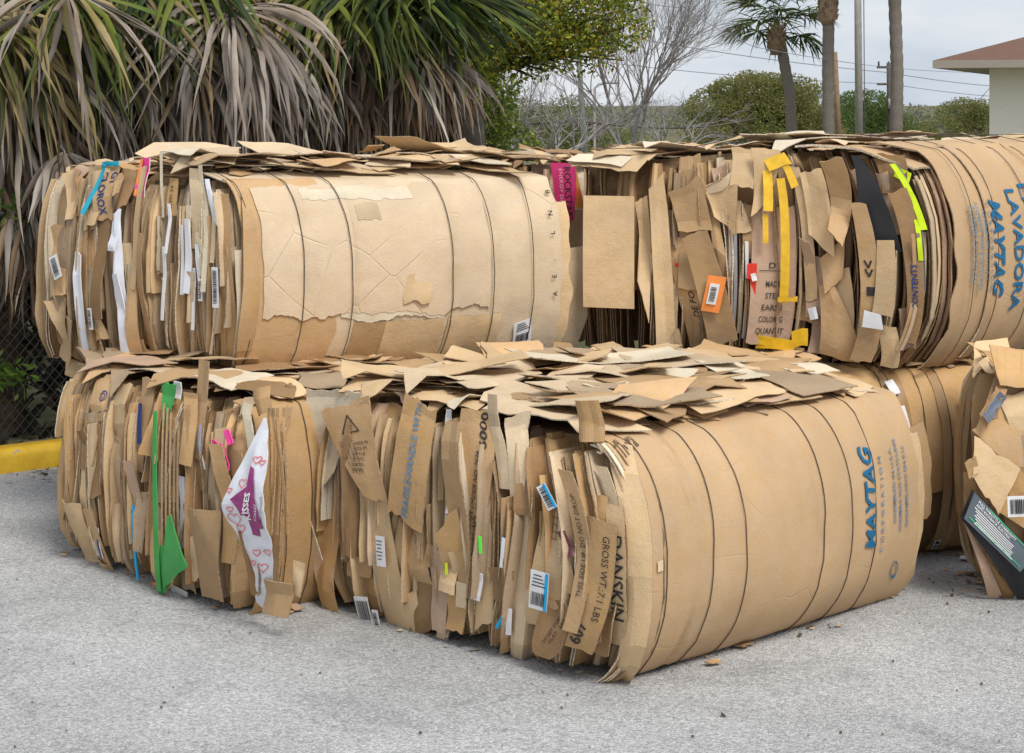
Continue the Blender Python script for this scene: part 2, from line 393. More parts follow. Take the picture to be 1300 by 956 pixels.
def creaser(r, w_, h_, n=3, k=(.08, .30)):
    ls = []
    for _ in range(n):
        th = r.choice((0, 0, math.pi / 2, math.pi / 2, r.uniform(0, 3.14))) + r.gauss(0, .18)
        ls.append((math.cos(th), math.sin(th), r.uniform(-.35, .35) * (abs(math.cos(th)) * w_ + abs(math.sin(th)) * h_), r.uniform(*k) * r.choice((1, -1))))
    def f(p, q): return sum(kk * (abs(p * c + q * s_ - o) - abs(o)) for c, s_, o, kk in ls)
    return f
class Bale:
    def __init__(s, Nn, Rr, Ll, z0, h, A, label, group='bales of crushed cardboard in the stack', bs=.04, wires=6, cs=0):
        s.N = Vector((*Nn, 0)); s.u = Vector((*Rr, 0)) - s.N; s.W_ = s.u.length; s.u.normalize()
        s.vv = Vector((*Ll, 0)) - s.N; s.L = s.vv.length; s.vv.normalize()
        s.nW = Vector((s.u.y, -s.u.x, 0)); s.nW *= 1 if s.nW.dot(s.vv) < 0 else -1
        s.nS = Vector((-s.vv.y, s.vv.x, 0)); s.nS *= 1 if s.nS.dot(s.u) < 0 else -1
        s.z0 = z0; s.h = h; s.A = A; s.bs = bs
        c = s.N + s.u * s.W_ / 2 + s.vv * s.L / 2
        s.root = empty('cardboard_bale', (c.x, c.y, z0), label, 'cardboard bale', group)
        s.seed = rnd(0, 100); s.nw = wires
        s.hw = [s.W_ * (i + .6) / (wires + .1) for i in range(wires)]
        s.hf = lambda sv_: 0.
    def S(s, sv_, z, out=0.):
        t = z / s.h; k = max(0., 1 - max(0, sv_) / s.L) ** 1.7
        sw = sv_ - s.A * prof(t) * k
        o = out + s.bs * prof(t) * 1.0
        p = s.N + s.vv * sw + s.nS * o; p.z = s.z0 + z + s.hf(sv_) * max(0, t); return p
    def g(s, a):
        x = a / s.W_; x = min(1, max(0, x)); return .86 - .30 * x * x + .24 * math.sin(math.pi * x)
    def Wp(s, a, z, out=0., pinch=True):
        t = z / s.h; bul = s.A * prof(t) * s.g(a)
        pil = 0.
        if pinch and s.hw:
            d = min(abs(a - q) for q in s.hw); pil = (.019 * min(1., d / .06) ** .55 - .004) * prof(t) + .005 * nz(z * 26, a * 3) * math.exp(-d / .035) + .002 * nz(a * 6, z * 6, s.seed)
            pil += .007 * nz(a * 2.5, z * 2.2, s.seed + 7)
        if z <= s.h:
            p = s.N + s.u * a - s.vv * bul + s.nW * (out + pil); p.z = s.z0 + z
            return p
        q = z - s.h; p = s.N + s.u * a + s.vv * q + s.nW * 0; p.z = s.z0 + s.h + out + pil * .3 + .03 * min(1, q / .15) * (1 if pinch else .9); return p
    def T(s, a, sv_, zo=0.):
        p = s.N + s.u * a + s.vv * sv_
        dome = .03 * min(1, max(0, sv_ / .15))
        p.z = s.z0 + s.h + zo + dome + s.hf(sv_)
        if a < 0: p.z -= (-a) * .9
        return p
    def pxS(s, px, py, out=0.):
        k = (px - CX) / F; sv_ = .5 * s.L; z = s.h / 2
        for _ in range(6):
            o = s.nS * (out + s.bs * prof(z / s.h)); q = s.N + o
            # q.x + v.x*s = k*(q.y+v.y*s)
            sr = (k * q.y - q.x) / (s.vv.x - k * s.vv.y); y = q.y + s.vv.y * sr
            z = CAMH - (py - HY) / F * y - s.z0
            sv_ = sr
            for _ in range(8): sv_ = sr + s.A * prof(z / s.h) * max(0., 1 - max(0, sv_) / s.L) ** 1.7
        return sv_, z
    def pxW(s, px, py):
        k = (px - CX) / F; a = s.W_ / 2; z = s.h / 2
        for _ in range(8):
            q = s.N - s.vv * (s.A * prof(z / s.h) * s.g(a))
            a = (k * q.y - q.x) / (s.u.x - k * s.u.y); y = q.y + s.u.y * a
            z = CAMH - (py - HY) / F * y - s.z0
        return a, z

def build_core(b, hole=None):
    """pressed mass just behind the visible layers"""
    mb = MB(); n = 10; rows = []
    zt = [0.0 + b.h * k / 8 for k in range(9)]
    # ring: along S (out -.09), along W (in .03), back
    def ring(z):
        pts = []
        for i in range(n + 1): pts.append(b.S(b.L * (1 - i / n), z, (-.30 if hole and b.L * (1 - i / n) > hole[0] and z < hole[1] else 0) - .105 + .015 * nz(i * .9, z * 9, b.seed)))
        for i in range(1, n + 1):
            p = b.Wp(b.W_ * i / n, z, -.035, False); pts.append(p)
        far = b.N + b.u * b.W_ + b.vv * b.L; far.z = b.z0 + z
        q = pts[n * 2]; pts[-1] = q - b.u * .03
        for i in range(1, 4): pts.append(pts[n * 2].lerp(far, i / 3))
        lf = pts[0]
        for i in range(1, 4): pts.append(far.lerp(lf, i / 4))
        return pts
    R_ = [ring(z) for z in zt]; k = len(R_[0]); base = 0
    for r_ in R_:
        for p in r_: mb.v((p.x, p.y, p.z - (.015 if r_ is R_[-1] else 0) + (.012 if r_ is R_[0] else 0)))
    for i in range(len(R_) - 1):
        for j in range(k):
            j2 = (j + 1) % k; mb.f([i * k + j, i * k + j2, (i + 1) * k + j2, (i + 1) * k + j], 0, None, True)
    mb.f(list(range(k))[::-1]); mb.f([(len(R_) - 1) * k + j for j in range(k)])
    mb.build('pressed_core', CORE, b.root)

def layer(b, s0, kind, wd=.03, z0=0., z1=None, out=0., mats=None, side=1, seed=0, nzs=13, plies=3, lean=0., name='flattened_box', wob=.005, curl=.0):
    z1 = b.h if z1 is None else z1; mats = mats or [KR, EDGE]; mb = MB()
    zs = [z0 + (z1 - z0) * k / (nzs - 1) for k in range(nzs)]
    kz = b.h * rnd(.15, .85); kink = R.gauss(0, .02); kz2 = b.h * rnd(.2, .9); kink2 = R.gauss(0, .05)
    cf = creaser(R, wd, z1 - z0, 3, (.06, .28))
    def offs(z, q=0.):
        return kink * (abs(z - kz) - .15) + wob * 1.3 * nz(z * 4 + q, s0 * 2.2, b.seed) + wob * .8 * nz(z * 9 + q, seed * 3.1) + lean * (z - b.h / 2)
    def ov(z, q=0.):
        t = z / b.h
        return out + kink2 * (abs(z - kz2) - .15) + .010 * nz(z * 5 + q, seed * 1.7, 4.) + .006 * nz(z * 22, seed, q) - .045 * abs(2 * t - 1) ** 7
    if kind == 'ply':
        for k in range(plies):
            q = k * 2.3; sk = s0 + (k + .5 - plies / 2) * (wd / plies); o_k = rnd(-.03, .016); bend = rnd(-1, 1) * .008; zz0 = z0 + rnd(0, .02); zz1 = z1 - rnd(0, .03)
            P = []
            for i in range(nzs):
                z = zz0 + (zz1 - zz0) * i / (nzs - 1); o = ov(z, q) + o_k; sh = offs(z)
                P.append([b.S(sk + sh, z, -.12), b.S(sk + sh, z, o - .015), b.S(sk + sh + bend * (1 + nz(z * 6, q)), z, o)])
            mb.grid(P, rnd(.003, .0055), 0, 1, out=b.nW)
    elif kind == 'spine':
        P = []
        tb = rnd(0, 6)
        for i, z in enumerate(zs):
            o = ov(z); sh = offs(z); w2 = wd * (.95 + .12 * nz(z * 6, seed + 3.)); r_ = min(.012, w2 * .3); dent = .010 * max(0, nz(z * 8, seed, tb))
            P.append([b.S(s0 + sh + x, z + dz, yo) for x, yo, dz in ((0, -.12, 0), (0, o - r_, 0), (r_ * .35, o - r_ * .3, 0), (r_, o, 0), (w2 / 2, o + .003 - dent, .004), (w2 - r_, o, 0), (w2 - r_ * .35, o - r_ * .3, 0), (w2, o - r_, 0), (w2, -.12, 0))])
        mb.grid(P, .004, 0, 1, out=b.nS)
    elif kind == 'flap':
        P = []; cu = rnd(-.01, .025) + curl; dia = rnd(-.22, .22)
        for i, z in enumerate(zs):
            o = ov(z); sh = offs(z); w2 = wd * (1 + .02 * nz(z * 7, seed + 8.)); f_ = (z - z0) / (z1 - z0)
            w2 *= 1 + dia * (f_ - .5)
            row = [b.S(s0 + sh, z, -.10), b.S(s0 + sh, z, o - .01)]
            for x in (.08, .25, .45, .65, .85, 1.):
                row.append(b.S(s0 + sh + side * w2 * x, z + .012 * nz(x * 3, seed, z), o + cu * x * x + .008 * math.sin(x * 3) + .6 * cf((x - .5) * wd, z - (z0 + z1) / 2) + .004 * nz(x * 3 + seed, z * 6)))
            P.append(row)
        mb.grid(P, .0045, 0, 1, out=b.nS)
    return mb.build(name, mats, b.root)

def fill_strata(b, s_a, s_b, palette, spacing=.021, pf=.28, ps=.34, outj=.03, zlo=0., base_out=0., flapw=(.05, .13), cap=98):
    s_ = s_a; n = 0; ln = 0.; pf = pf * .55; ps = ps * .75
    while s_ < s_b and n < cap:
        r = R.random(); mt = R.choices([p[0] for p in palette], [p[1] for p in palette])[0]; seed = rnd(0, 99)
        o = base_out + rnd(-outj * 1.3, outj) - (rnd(.05, .09) if R.random() < .26 else 0); ln = ln * .6 + R.gauss(0, .016)
        if r < pf:
            w_ = rnd(*flapw); side = R.choice((1, -1)) if s_ < b.L - .14 else -1; za = zlo + rnd(0, .45) * b.h * (R.random() < .55); zb = b.h * (1 - rnd(0, .4) * (R.random() < .5))
            if zb - za < .15: za = zlo
            layer(b, s_, 'flap', w_, za, zb, o + rnd(.008, .03), [mt, EDGE], side, seed, lean=ln, nzs=11)
            st = spacing * .9
        elif r < pf + ps:
            w_ = rnd(.018, .055); layer(b, s_, 'spine', w_, zlo + rnd(0, .03), b.h - rnd(0, .05), o, [mt, EDGE], 1, seed, lean=ln, nzs=11); st = w_ * .8
        else:
            k = R.choice((2, 3, 4, 5)); w_ = k * .0062; layer(b, s_, 'ply', w_, zlo + rnd(0, .02), b.h - rnd(-.01, .05), o, [mt, EDGE], 1, seed, lean=ln, nzs=11, plies=k); st = w_ + .004
        s_ += st; n += 1

def panel(b, px, py, w_, h_, rot=0., out=.03, mats=None, name='cardboard_panel', label=None, bend=.01, nx=9, ny=15, t=.0045, shape=None, curl=0., torn=0., face='S', tilt=0., twist=0., seed=None):
    """sheet lying on the S or W face, centred at an image position; returns obj and its surface function (p right, q up)"""
    sd_ = rnd(0, 99) if seed is None else seed
    if face == 'S': c0, c1 = b.pxS(px, py, out)
    else: c0, c1 = b.pxW(px, py)
    ca, sa = math.cos(rot), math.sin(rot); cr_ = creaser(random.Random(int(sd_ * 1000)), w_, h_, 3, (.04, min(.26, bend * 12)))
    def f(p, q, e=0.0035):
        x = p * ca - q * sa; y = p * sa + q * ca
        o = out + e + bend * .55 * nz(p * 5 + sd_, q * 5, sd_) + curl * (p / w_ * 2) ** 2 + (cr_(p, q) if bend > .005 else 0) + tilt * q + twist * p * q / (w_ * h_) * 4
        if face == 'S': return b.S(c0 - x, c1 + y, o)
        return b.Wp(c0 + x, c1 + y, o)
    P = []
    for i in range(nx):
        row = []
        for j in range(ny):
            u_ = i / (nx - 1); v_ = j / (ny - 1)
            p = (u_ - .5) * w_; q = (v_ - .5) * h_
            if shape: p, q = shape(u_, v_, w_, h_)
            if torn:
                if i in (0, nx - 1): p += torn * .12 * nz(q * 30, sd_, i)
                if j in (0, ny - 1): q += torn * nz(p * 30, sd_, j)
            row.append(f(p, q, 0))
        P.append(row)
    mb = MB(); mb.grid(P, t, 0, 1, out=b.nS if face == 'S' else b.nW)
    o = mb.build(name, mats or [KR, EDGE], b.root)
    if label: o['label'] = label
    return o, f

def quad(b, tl, tr, br, bl, out=.05, mats=None, name='cardboard_panel', label=None, bend=.014, face='S', torn=.012, nx=9, ny=15, t=.0045, curl=0., sharp=1., seed=None):
    """a sheet lying against a bale face, its four corners given"""
    cs = [Vector((*(b.pxS(x, y, out) if face == 'S' else b.pxW(x, y)), 0)) for x, y in (tl, tr, br, bl)]
    sd_ = rnd(0, 99) if seed is None else seed
    w_ = ((cs[1] - cs[0]).length + (cs[2] - cs[3]).length) / 2; h_ = ((cs[3] - cs[0]).length + (cs[2] - cs[1]).length) / 2
    cr_ = creaser(random.Random(int(sd_ * 1000)), w_, h_, 4, (.04 * sharp, min(.26, bend * 12) * sharp))
    def f(p, q, e=.0035):
        u_ = p / w_ + .5; v_ = .5 - q / h_
        c = (cs[0] * (1 - u_) + cs[1] * u_) * (1 - v_) + (cs[3] * (1 - u_) + cs[2] * u_) * v_
        o = out + e + bend * .55 * nz(p * 5 + sd_, q * 5, sd_) + curl * (2 * u_ - 1) ** 2 + (cr_(p, q) if bend > .005 else 0)
        return b.S(c.x, c.y, o) if face == 'S' else b.Wp(c.x, c.y, o)
    P = []
    for i in range(nx):
        row = []
        for j in range(ny):
            p = (i / (nx - 1) - .5) * w_; q = (j / (ny - 1) - .5) * h_
            if i in (0, nx - 1): p += torn * .15 * nz(q * 25, sd_, i)
            if j in (0, ny - 1): q += torn * (nz(p * 30, sd_, j) + nz(p * 9, sd_, j))
            row.append(f(p, q, 0))
        P.append(row)
    mb = MB(); mb.grid(P, t, 0, 1, out=b.nS if face == 'S' else b.nW)
    o = mb.build(name, mats or [KR, EDGE], b.root)
    if label: o['label'] = label
    return o, f, w_, h_

def prints(parent, mats, fn, name='printed_lettering', label=None):
    mb = MB(); fn(mb)
    o = mb.build(name, mats, parent)
    if label: o['label'] = label
    return o

def outer_sheet(b, a0, a1, q0, q1, mats, out=.0, torn=(0, 0, 0, 0), nx=40, ny=34, t=.005, name='outer_sheet', label=None, seed=0., crumple=0.):
    """sheet following the bulging wrapped face; q runs up the face and on over the top"""
    P = []
    for i in range(nx):
        row = []
        for j in range(ny):
            u_ = i / (nx - 1); v_ = j / (ny - 1)
            aa = a0 + (a1 - a0) * u_
            lo = q0 + torn[0] * (nz(aa * 6, seed) + .6 * nz(aa * 22, seed) + .3 * nz(aa * 60, seed)); hi = q1 + torn[1] * (nz(aa * 7, seed + 5) + .5 * nz(aa * 25, seed))
            if lo < 0.02 and hi > b.h: # cosine spacing on the barrel
                if v_ < .8: q = lo + (b.h - lo) * (1 - math.cos(math.pi * v_ / .8)) / 2
                else: q = b.h + (hi - b.h) * (v_ - .8) / .2
            else: q = lo + (hi - lo) * v_
            aa += torn[2] * (1 - u_) ** 3 * nz(q * 9, seed + 2) + torn[3] * u_ ** 3 * nz(q * 9, seed + 3)
            row.append(b.Wp(aa, q, out + crumple * nz(aa * 7, q * 7, seed)))
        P.append(row)
    mb = MB(); mb.grid(P, t, 0, 1, out=b.nW)
    o = mb.build(name, mats, b.root)
    if label: o['label'] = label
    return o

def wires(b, over=True, r=.0018, idx=None, out=.005):
    for k, a in enumerate(b.hw):
        if idx is not None and k not in idx: continue
        pts = []; n = 22; dr = rnd(-.03, .03)
        for i in range(n + 1):
            z = b.h * (1 - math.cos(math.pi * i / n)) / 2
            pts.append(b.Wp(a + dr * i / n + .004 * nz(i * .5, k), z, out + .002, True))
        if over:
            for i in range(1, 9):
                q = b.L * i / 8
                pts.append(b.T(a + dr + .01 * nz(i, k), q, .018 + .01 * nz(i * 1.3, k)))
        mb = MB(); mb.tube(pts, r, 5); mb.build('baling_wire', WIRE, b.root)

def one_scrap(mb, b, a, s_, lx, ly, ang, tx, ty, zo, bd):
    ca, sa = math.cos(ang), math.sin(ang); sd_ = rnd(0, 99); cv = rnd(-.8, .8); sh = R.gauss(0, .35); tp = rnd(-.45, .45); cf = creaser(R, lx, ly, 2, (.01, .11))
    ex = [((i * lx / 2 + sh * j * ly / 2) * ca - j * ly / 2 * sa, (i * lx / 2 + sh * j * ly / 2) * sa + j * ly / 2 * ca) for i in (-1, 1) for j in (-1, 1)]
    a = max(a, -.05 - min(e[0] for e in ex)); s_ = max(s_, .0 - min(e[1] for e in ex)); s_ = min(s_, max(.1, b.L + .06 - max(e[1] for e in ex)))
    P = []; NX, NY = 9, 6; jag = rnd(.03, .14)
    for i in range(NX):
        row = []
        for j in range(NY):
            u_ = i / (NX - 1) - .5; v_ = j / (NY - 1) - .5
            x = u_ * lx; y = v_ * ly * (1 + tp * u_ * 2)
            x += sh * y
            if i in (0, NX - 1): x += lx * .35 * jag * nz(j * 1.1, sd_, i)
            if j in (0, NY - 1): y += ly * .8 * jag * nz(i * .8, sd_ + 4, j)
            dz = tx * x + ty * y + bd * nz(x * 8 + sd_, y * 8) + cv * (x * x) * .35 / max(.1, lx) + cf(x, y)
            row.append(b.T(a + x * ca - y * sa, s_ + x * sa + y * ca, zo + max(min(dz, .07), -.014)))
        P.append(row)
    mb.grid(P, rnd(.0025, .0045), 0, 1, out=(0, 0, 1))
def top_scraps(b, n, palette, a_rng, s_rng, size=(.08, .26), zj=.03, tilt=.12, aspect=(.3, .9), up=0., extra=0):
    for k in range(n):
        mt = R.choices([p[0] for p in palette], [p[1] for p in palette])[0]
        a = rnd(*a_rng); s_ = rnd(*s_rng); lx = size[0] + (size[1] - size[0]) * R.random() ** 1.2; ly = lx * rnd(*aspect)
        mb = MB(); one_scrap(mb, b, a, s_, lx, ly, R.gauss(math.pi / 2 * R.choice((0, 1, 1)), .45), R.gauss(0, tilt), R.gauss(0, tilt * .7), up + .004 + zj * k / n + rnd(0, .010), rnd(.004, .02))
        mb.build('cardboard_scrap', [mt, EDGEL if mt in (PALE, CREAM) else EDGE], b.root)
    if extra:
        mb = MB(); ms = [KR, TAN, PALE, GRB, BRN, EDGE]
        mb.sharp = 10
        for k in range(extra):
            sub = MB(); lx = rnd(.04, .15)
            one_scrap(sub, b, rnd(*a_rng), rnd(*s_rng), lx, lx * rnd(.25, .9), rnd(0, 6.28), R.gauss(0, tilt * 1.3), R.gauss(0, tilt), up + rnd(0, zj * 1.1), .012)
            o_ = len(mb.V); mi = R.randint(0, 4); mb.V += sub.V; mb.F += [tuple(i + o_ for i in f_) for f_ in sub.F]; mb.M += [mi if m_ == 0 else 5 for m_ in sub.M]; mb.U += sub.U; mb.S += sub.S
        mb.build('shredded_scraps', ms, b.root)['kind'] = 'stuff'
def random_panels(b, n, pal, px0, px1, py0, py1, wr=(.04, .12), hr=(.12, .36), out=(.03, .075)):
    for k in range(n):
        mt = R.choices([p[0] for p in pal], [p[1] for p in pal])[0]; w_ = rnd(*wr)
        panel(b, rnd(px0, px1), rnd(py0, py1), w_, rnd(*hr), R.gauss(0, .16), rnd(*out), [mt, EDGEL if mt in (PALE, CREAM) else EDGE], bend=rnd(.012, .026), torn=.015, name='torn_flap', curl=rnd(-.015, .03),
              shape=(lambda a_: (lambda u, v, w2, h2: ((u - .5) * w2 * (1 + a_ * (v - .5)), (v - .5) * h2 + .12 * w2 * a_ * (u - .5))))(rnd(-.9, .9)))

def white_label(b, px, py, w_, h_, rot=0., out=.05, face='S', label=None, bars='right', mats=None, bcm=None, seed=1, bend=.004, strip=None):
    o, f = panel(b, px, py, w_, h_, rot, out, mats or [WHITE, WHITE], 'shipping_label', label, bend, 4, 5, .0012, face=face)
    def draw(mb):
        if bars == 'full': put_barcode(mb, f, 0, 0, w_ * .8, h_ * .7, 0, seed=seed)
        elif bars == 'turned': put_barcode(mb, f, 0, 0, h_ * .8, w_ * .6, math.pi / 2, seed=seed)
        elif bars == 'low':
            put_barcode(mb, f, 0, -h_ * .22, w_ * .75, h_ * .34, 0, seed=seed)
            for k in range(4): put_rect(mb, f, -w_ * .05 * k / 2, h_ * (.12 + .09 * k), w_ * (.75 - .1 * k), .0035)
        elif bars == 'text':
            for k in range(6): put_rect(mb, f, -w_ * .06, h_ * (.34 - .12 * k), w_ * (.7 - .12 * (k % 3)), .0032)
    prints(o, [INK], draw, 'barcode')
    if strip: prints(o, [strip[0]], lambda mb: put_rect(mb, f, strip[1] * w_, 0, w_ * strip[2], h_ * .98), 'colour_strip')
    return o, f

def thin_edges(b, n, s0, s1, pal, out=(.03, .075), zr=(.0, 1.)):
    """thin sheets squeezed out between the broader flaps, edge on"""
    for k in range(n):
        mt = R.choices([p[0] for p in pal], [p[1] for p in pal])[0]; s_ = s0 + (s1 - s0) * (k + rnd(.1, .9)) / n
        l = b.h * rnd(.3, .95); za = rnd(0, b.h * .97 - l) if R.random() < .5 else (rnd(0, .03) if R.random() < .5 else b.h * .97 - l)
        layer(b, s_, 'ply', rnd(.008, .022), za, za + l, rnd(*out), [mt, EDGEL if R.random() < .45 else EDGE], 1, rnd(0, 99), lean=R.gauss(0, .035), nzs=9, plies=R.choice((1, 2, 2, 3)))
PALE_ = [(KR, 4), (TAN, 4), (BRN, 3), (OCH, 2), (PALE, 3), (CREAM, 1), (GRB, 1)]
PAL = [(KR, 5), (TAN, 4), (BRN, 4), (PALE, 2.2), (GRB, 1.2), (OCH, 2.5), (PNK, 1), (CREAM, .8)]
PALT = [(KR, 3), (TAN, 5), (PALE, 5), (GRB, 2), (CREAM, 1.5), (PNK, 1)]

# ---------------------------------------------------------------- bale 1: front lower
b1 = Bale((.31, 5.83), (1.40, 6.84), (-.66, 6.76), 0., .755, .17, 'front bale on the asphalt wrapped in smooth brown board with blue lettering, nearest the camera', wires=6)
b1.hw = [b1.pxW(x, 700)[0] for x in (838, 925, 1003, 1040, 1083)]
b1.hw = [b1.pxW(x, 660)[0] for x in (844, 899, 948, 1042, 1081, 1111)]
build_core(b1)
fill_strata(b1, .02, b1.L - .02, PAL, .02, pf=.25, ps=.33, outj=.034)
# cream and brown leaves curling along the wrapped face
for k, (mt, aa, o_) in enumerate(((KR, -.035, -.030), (CREAM, -.028, -.018), (TAN, -.015, -.010))):
    outer_sheet(b1, aa, .09, .0, b1.h + .03 + .02 * k, [mt, EDGEL], o_, (.02, .02, .02, 0), 8, 30, .005, 'folded_sheet', seed=k * 3.)
ws = outer_sheet(b1, .0, 1.5, .0, b1.h + .10, [BIGCARD, EDGE], .002, (.03, .05, .01, .03), 60, 40, label='smooth brown washer box sheet with blue lettering', seed=2.2)
def f1(p, q): return b1.Wp(p, q, .0075)
def on1(px, py): return b1.pxW(px, py)
def mayt(mb):
    a_, z_ = on1(1102, 634); put_text(mb, f1, 'MAYTAG', .115, a_, z_, math.pi / 2, 0, .28, .03, 1.0, fit=.365)
prints(ws, [BLUE], mayt, 'blue_lettering')
for (tx, px, py, sz, ln) in (('C O R P O R A T I O N', 1117, 640, .022, .34), ('ASSEMBLED IN U.S.A.', 1130, 615, .026, .27), ('ASSEMBLE AUX ETATS-UNIS', 1137, 615, .026, .33), ('ENSAMBLADO EN E.U.', 1145, 615, .026, .29)):
    a_, z_ = on1(px, py); prints(ws, [BLUE2], lambda mb: put_text(mb, f1, tx, sz, a_, z_, math.pi / 2, 0, fit=ln, bold=.01), 'small_blue_lettering')
def oval(mb):
    a_, z_ = on1(1129, 722); pts = [(a_ + .022 * math.cos(t * .3142) - .010 * math.sin(t * .3142), z_ + .032 * math.sin(t * .3142)) for t in range(20)]
    poly_ring(mb, f1, pts, .005); put_rect(mb, f1, a_ + .012, z_ - .03, .018, .014, .6)
prints(ws, [BLUE], oval, 'blue_oval_mark')
def scr(mb):
    a_, z_ = on1(793, 566); put_text(mb, f1, 'Thera', .05, a_, z_, .25, 0, .3, .01, fit=.10)
prints(ws, [INKB], scr)
def hole(mb):
    a_, z_ = on1(832, 717); put_rect(mb, f1, a_, z_, .028, .034); 
prints(ws, [PALE], hole, 'torn_patch')
wires(b1)
# flaps at the right end, standing clear of the wrapped face
outer_sheet(b1, 1.36, 1.58, .03, .60, [TAN, EDGEL], -.03, (.02, .03, 0, .05), 10, 14, .006, 'cardboard_panel', seed=9)
outer_sheet(b1, 1.40, 1.66, .28, .62, [KR, EDGE], -.05, (.03, .03, 0, .08), 10, 14, .006, 'cardboard_panel', seed=19)
outer_sheet(b1, .38, 1.38, -.004, .05, [WHITE, WHITE], -.035, (0, .02, 0, 0), 30, 5, .003, 'white_underlayer', seed=3)
# panels on the strata face
PS = 2.35e3
quad(b1, (397, 492), (466, 497), (432, 600), (391, 645), .03, [CREAM, EDGEL]); quad(b1, (399, 597), (437, 595), (436, 774), (415, 770), .04, [OCH, EDGE])
quad(b1, (385, 645), (398, 651), (432, 788), (414, 775), .05, [PALE, EDGEL], bend=.01); quad(b1, (440, 625), (470, 630), (468, 735), (442, 732), .04, [KR, EDGE])
quad(b1, (462, 625), (492, 636), (524, 812), (489, 806), .05, [TAN, EDGE], bend=.012); quad(b1, (496, 660), (538, 672), (545, 762), (506, 765), .055, [KR, EDGE], torn=.02)
quad(b1, (508, 760), (528, 748), (540, 826), (516, 815), .045, [TAN, EDGE], torn=.02); quad(b1, (566, 674), (592, 643), (591, 805), (568, 796), .05, [OCH, EDGE]); quad(b1, (545, 690), (567, 706), (569, 805), (552, 800), .045, [PNK, EDGE])
quad(b1, (524, 700), (545, 700), (548, 800), (530, 812), .04, [BRN, EDGE]); quad(b1, (600, 640), (620, 625), (628, 790), (606, 800), .03, [TAN, EDGE]); quad(b1, (640, 530), (668, 522), (664, 640), (645, 650), .035, [PALE, EDGEL])
quad(b1, (625, 640), (644, 650), (648, 820), (630, 838), .035, [KR, EDGE])
o, f, w_, h_ = quad(b1, (406, 521), (465, 503), (492, 640), (463, 630), .075, [KR, EDGE], label='brown panel printed with a warning triangle', bend=.010, sharp=.6)
def tri(mb):
    poly_ring(mb, f, [(-.035, .075), (.035, .075), (0.0, .14)], .0045); put_text(mb, f, 'AC', .02, 0, .092)
    for k in range(6): put_text(mb, f, ('MADE IN', 'SIZE M', 'STYLE', 'QTY 24 PCS', 'CARTON', 'KEEP DRY')[k], .016, .035 - .012 * k, .03 - .020 * k, math.pi / 2 * 0, 0, fit=.06)
    for k in range(4): put_text(mb, f, 'NET WT 18 KG LOT 7', .014, -.055 + k * .018, -.02, math.pi / 2, 0, fit=.13)
prints(o, [INK], tri)
o, f, w_, h_ = quad(b1, (512, 503), (551, 524), (534, 675), (488, 652), .09, [OCH, EDGE], label='tilted brown flap stamped in pale blue', bend=.008, torn=.02, sharp=.5)
prints(o, [plain_mat('faded_blue_stamp', (.12, .24, .38), .8, .2, 60)], lambda mb: put_text(mb, f, 'FRAGILE-HANDLE WITH', .042, .002, .01, math.pi / 2, 0, fit=.39, bold=.012), 'stamped_lettering')
o, f, w_, h_ = quad(b1, (585, 517), (627, 524), (606, 715), (577, 645), .045, [KR, EDGE], bend=.01, sharp=.6)
prints(o, [INK], lambda mb: (put_text(mb, f, 'MASTER ORDER NO. 2624', .026, .012, -.06, math.pi / 2, 0, fit=.28), put_text(mb, f, 'P.O. NO. 30119', .026, .038, -.12, math.pi / 2, 0, fit=.17), put_text(mb, f, '6000', .05, .034, .15, math.pi / 2, 0, fit=.11, bold=.02), put_text(mb, f, 'LOT 77', .018, -.022, -.12, math.pi / 2, fit=.08)))
white_label(b1, 483, 700, .042, .105, .06, .075, label='white address label', bars='text')
white_label(b1, 461, 775, .07, .10, .15, .075, bars='full', seed=4, label='black and white barcode label near the ground')
white_label(b1, 478, 790, .03, .09, .1, .082, bars='turned', seed=5)
panel(b1, 585, 756, .042, .085, 0, .07, [PALE, EDGEL], name='paper_patch', bend=.003)
o, f = panel(b1, 632, 560, .05, .30, .05, .04, [PALE, EDGEL], bend=.012)
o, f, w_, h_ = quad(b1, (683, 640), (712, 655), (706, 800), (662, 790), .05, [TAN, EDGE], bend=.012)
def gridm(mb):
    for k in range(5): put_rect(mb, f, -.0, .10 + k * .022, .06, .0022); put_rect(mb, f, -.03 + k * .015, .144, .0022, .088)
prints(o, [INKB], gridm, 'printed_grid')
o, f = white_label(b1, 684, 750, .068, .125, -.03, .085, label='white barcode label with bright blue edge', bars='low', seed=8, strip=(CYAN, .42, .17))
white_label(b1, 694, 631, .04, .075, .5, .08, label='small torn white and blue label', bars='turned', seed=9, strip=(CYAN, .35, .3))
o, f = panel(b1, 742, 700, .052, .50, -.02, .05, [KR, EDGE], bend=.01)
prints(o, [INK], lambda mb: put_text(mb, f, 'THIS SIDE UP  DO NOT DROP', .022, 0, .02, math.pi / 2, 0, fit=.32))
o, f = panel(b1, 757, 745, .10, .42, -.10, .06, [OCH, EDGE], bend=.012, torn=.01)
prints(o, [INK], lambda mb: (put_text(mb, f, 'GROSS WT.:7.1 LBS', .032, .02, .03, -math.pi / 2, 0, fit=.27), put_text(mb, f, '607', .055, -.015, -.155, math.pi / 2 - .1, 0, fit=.075, bold=.015)))
o, f = panel(b1, 783, 735, .06, .44, .0, .04, [TAN, EDGE], bend=.008)
prints(o, [INK], lambda mb: put_text(mb, f, 'DANSKIN', .06, .0, .0, -math.pi / 2, 0, fit=.27, bold=.01))
o, f = panel(b1, 700, 800, .12, .19, .0, .07, [BRN, EDGE], bend=.02, shape=lambda u, v, w_, h_: ((u - .5) * w_ * (1 - .5 * (2 * v - 1) ** 4), (v - .5) * h_))
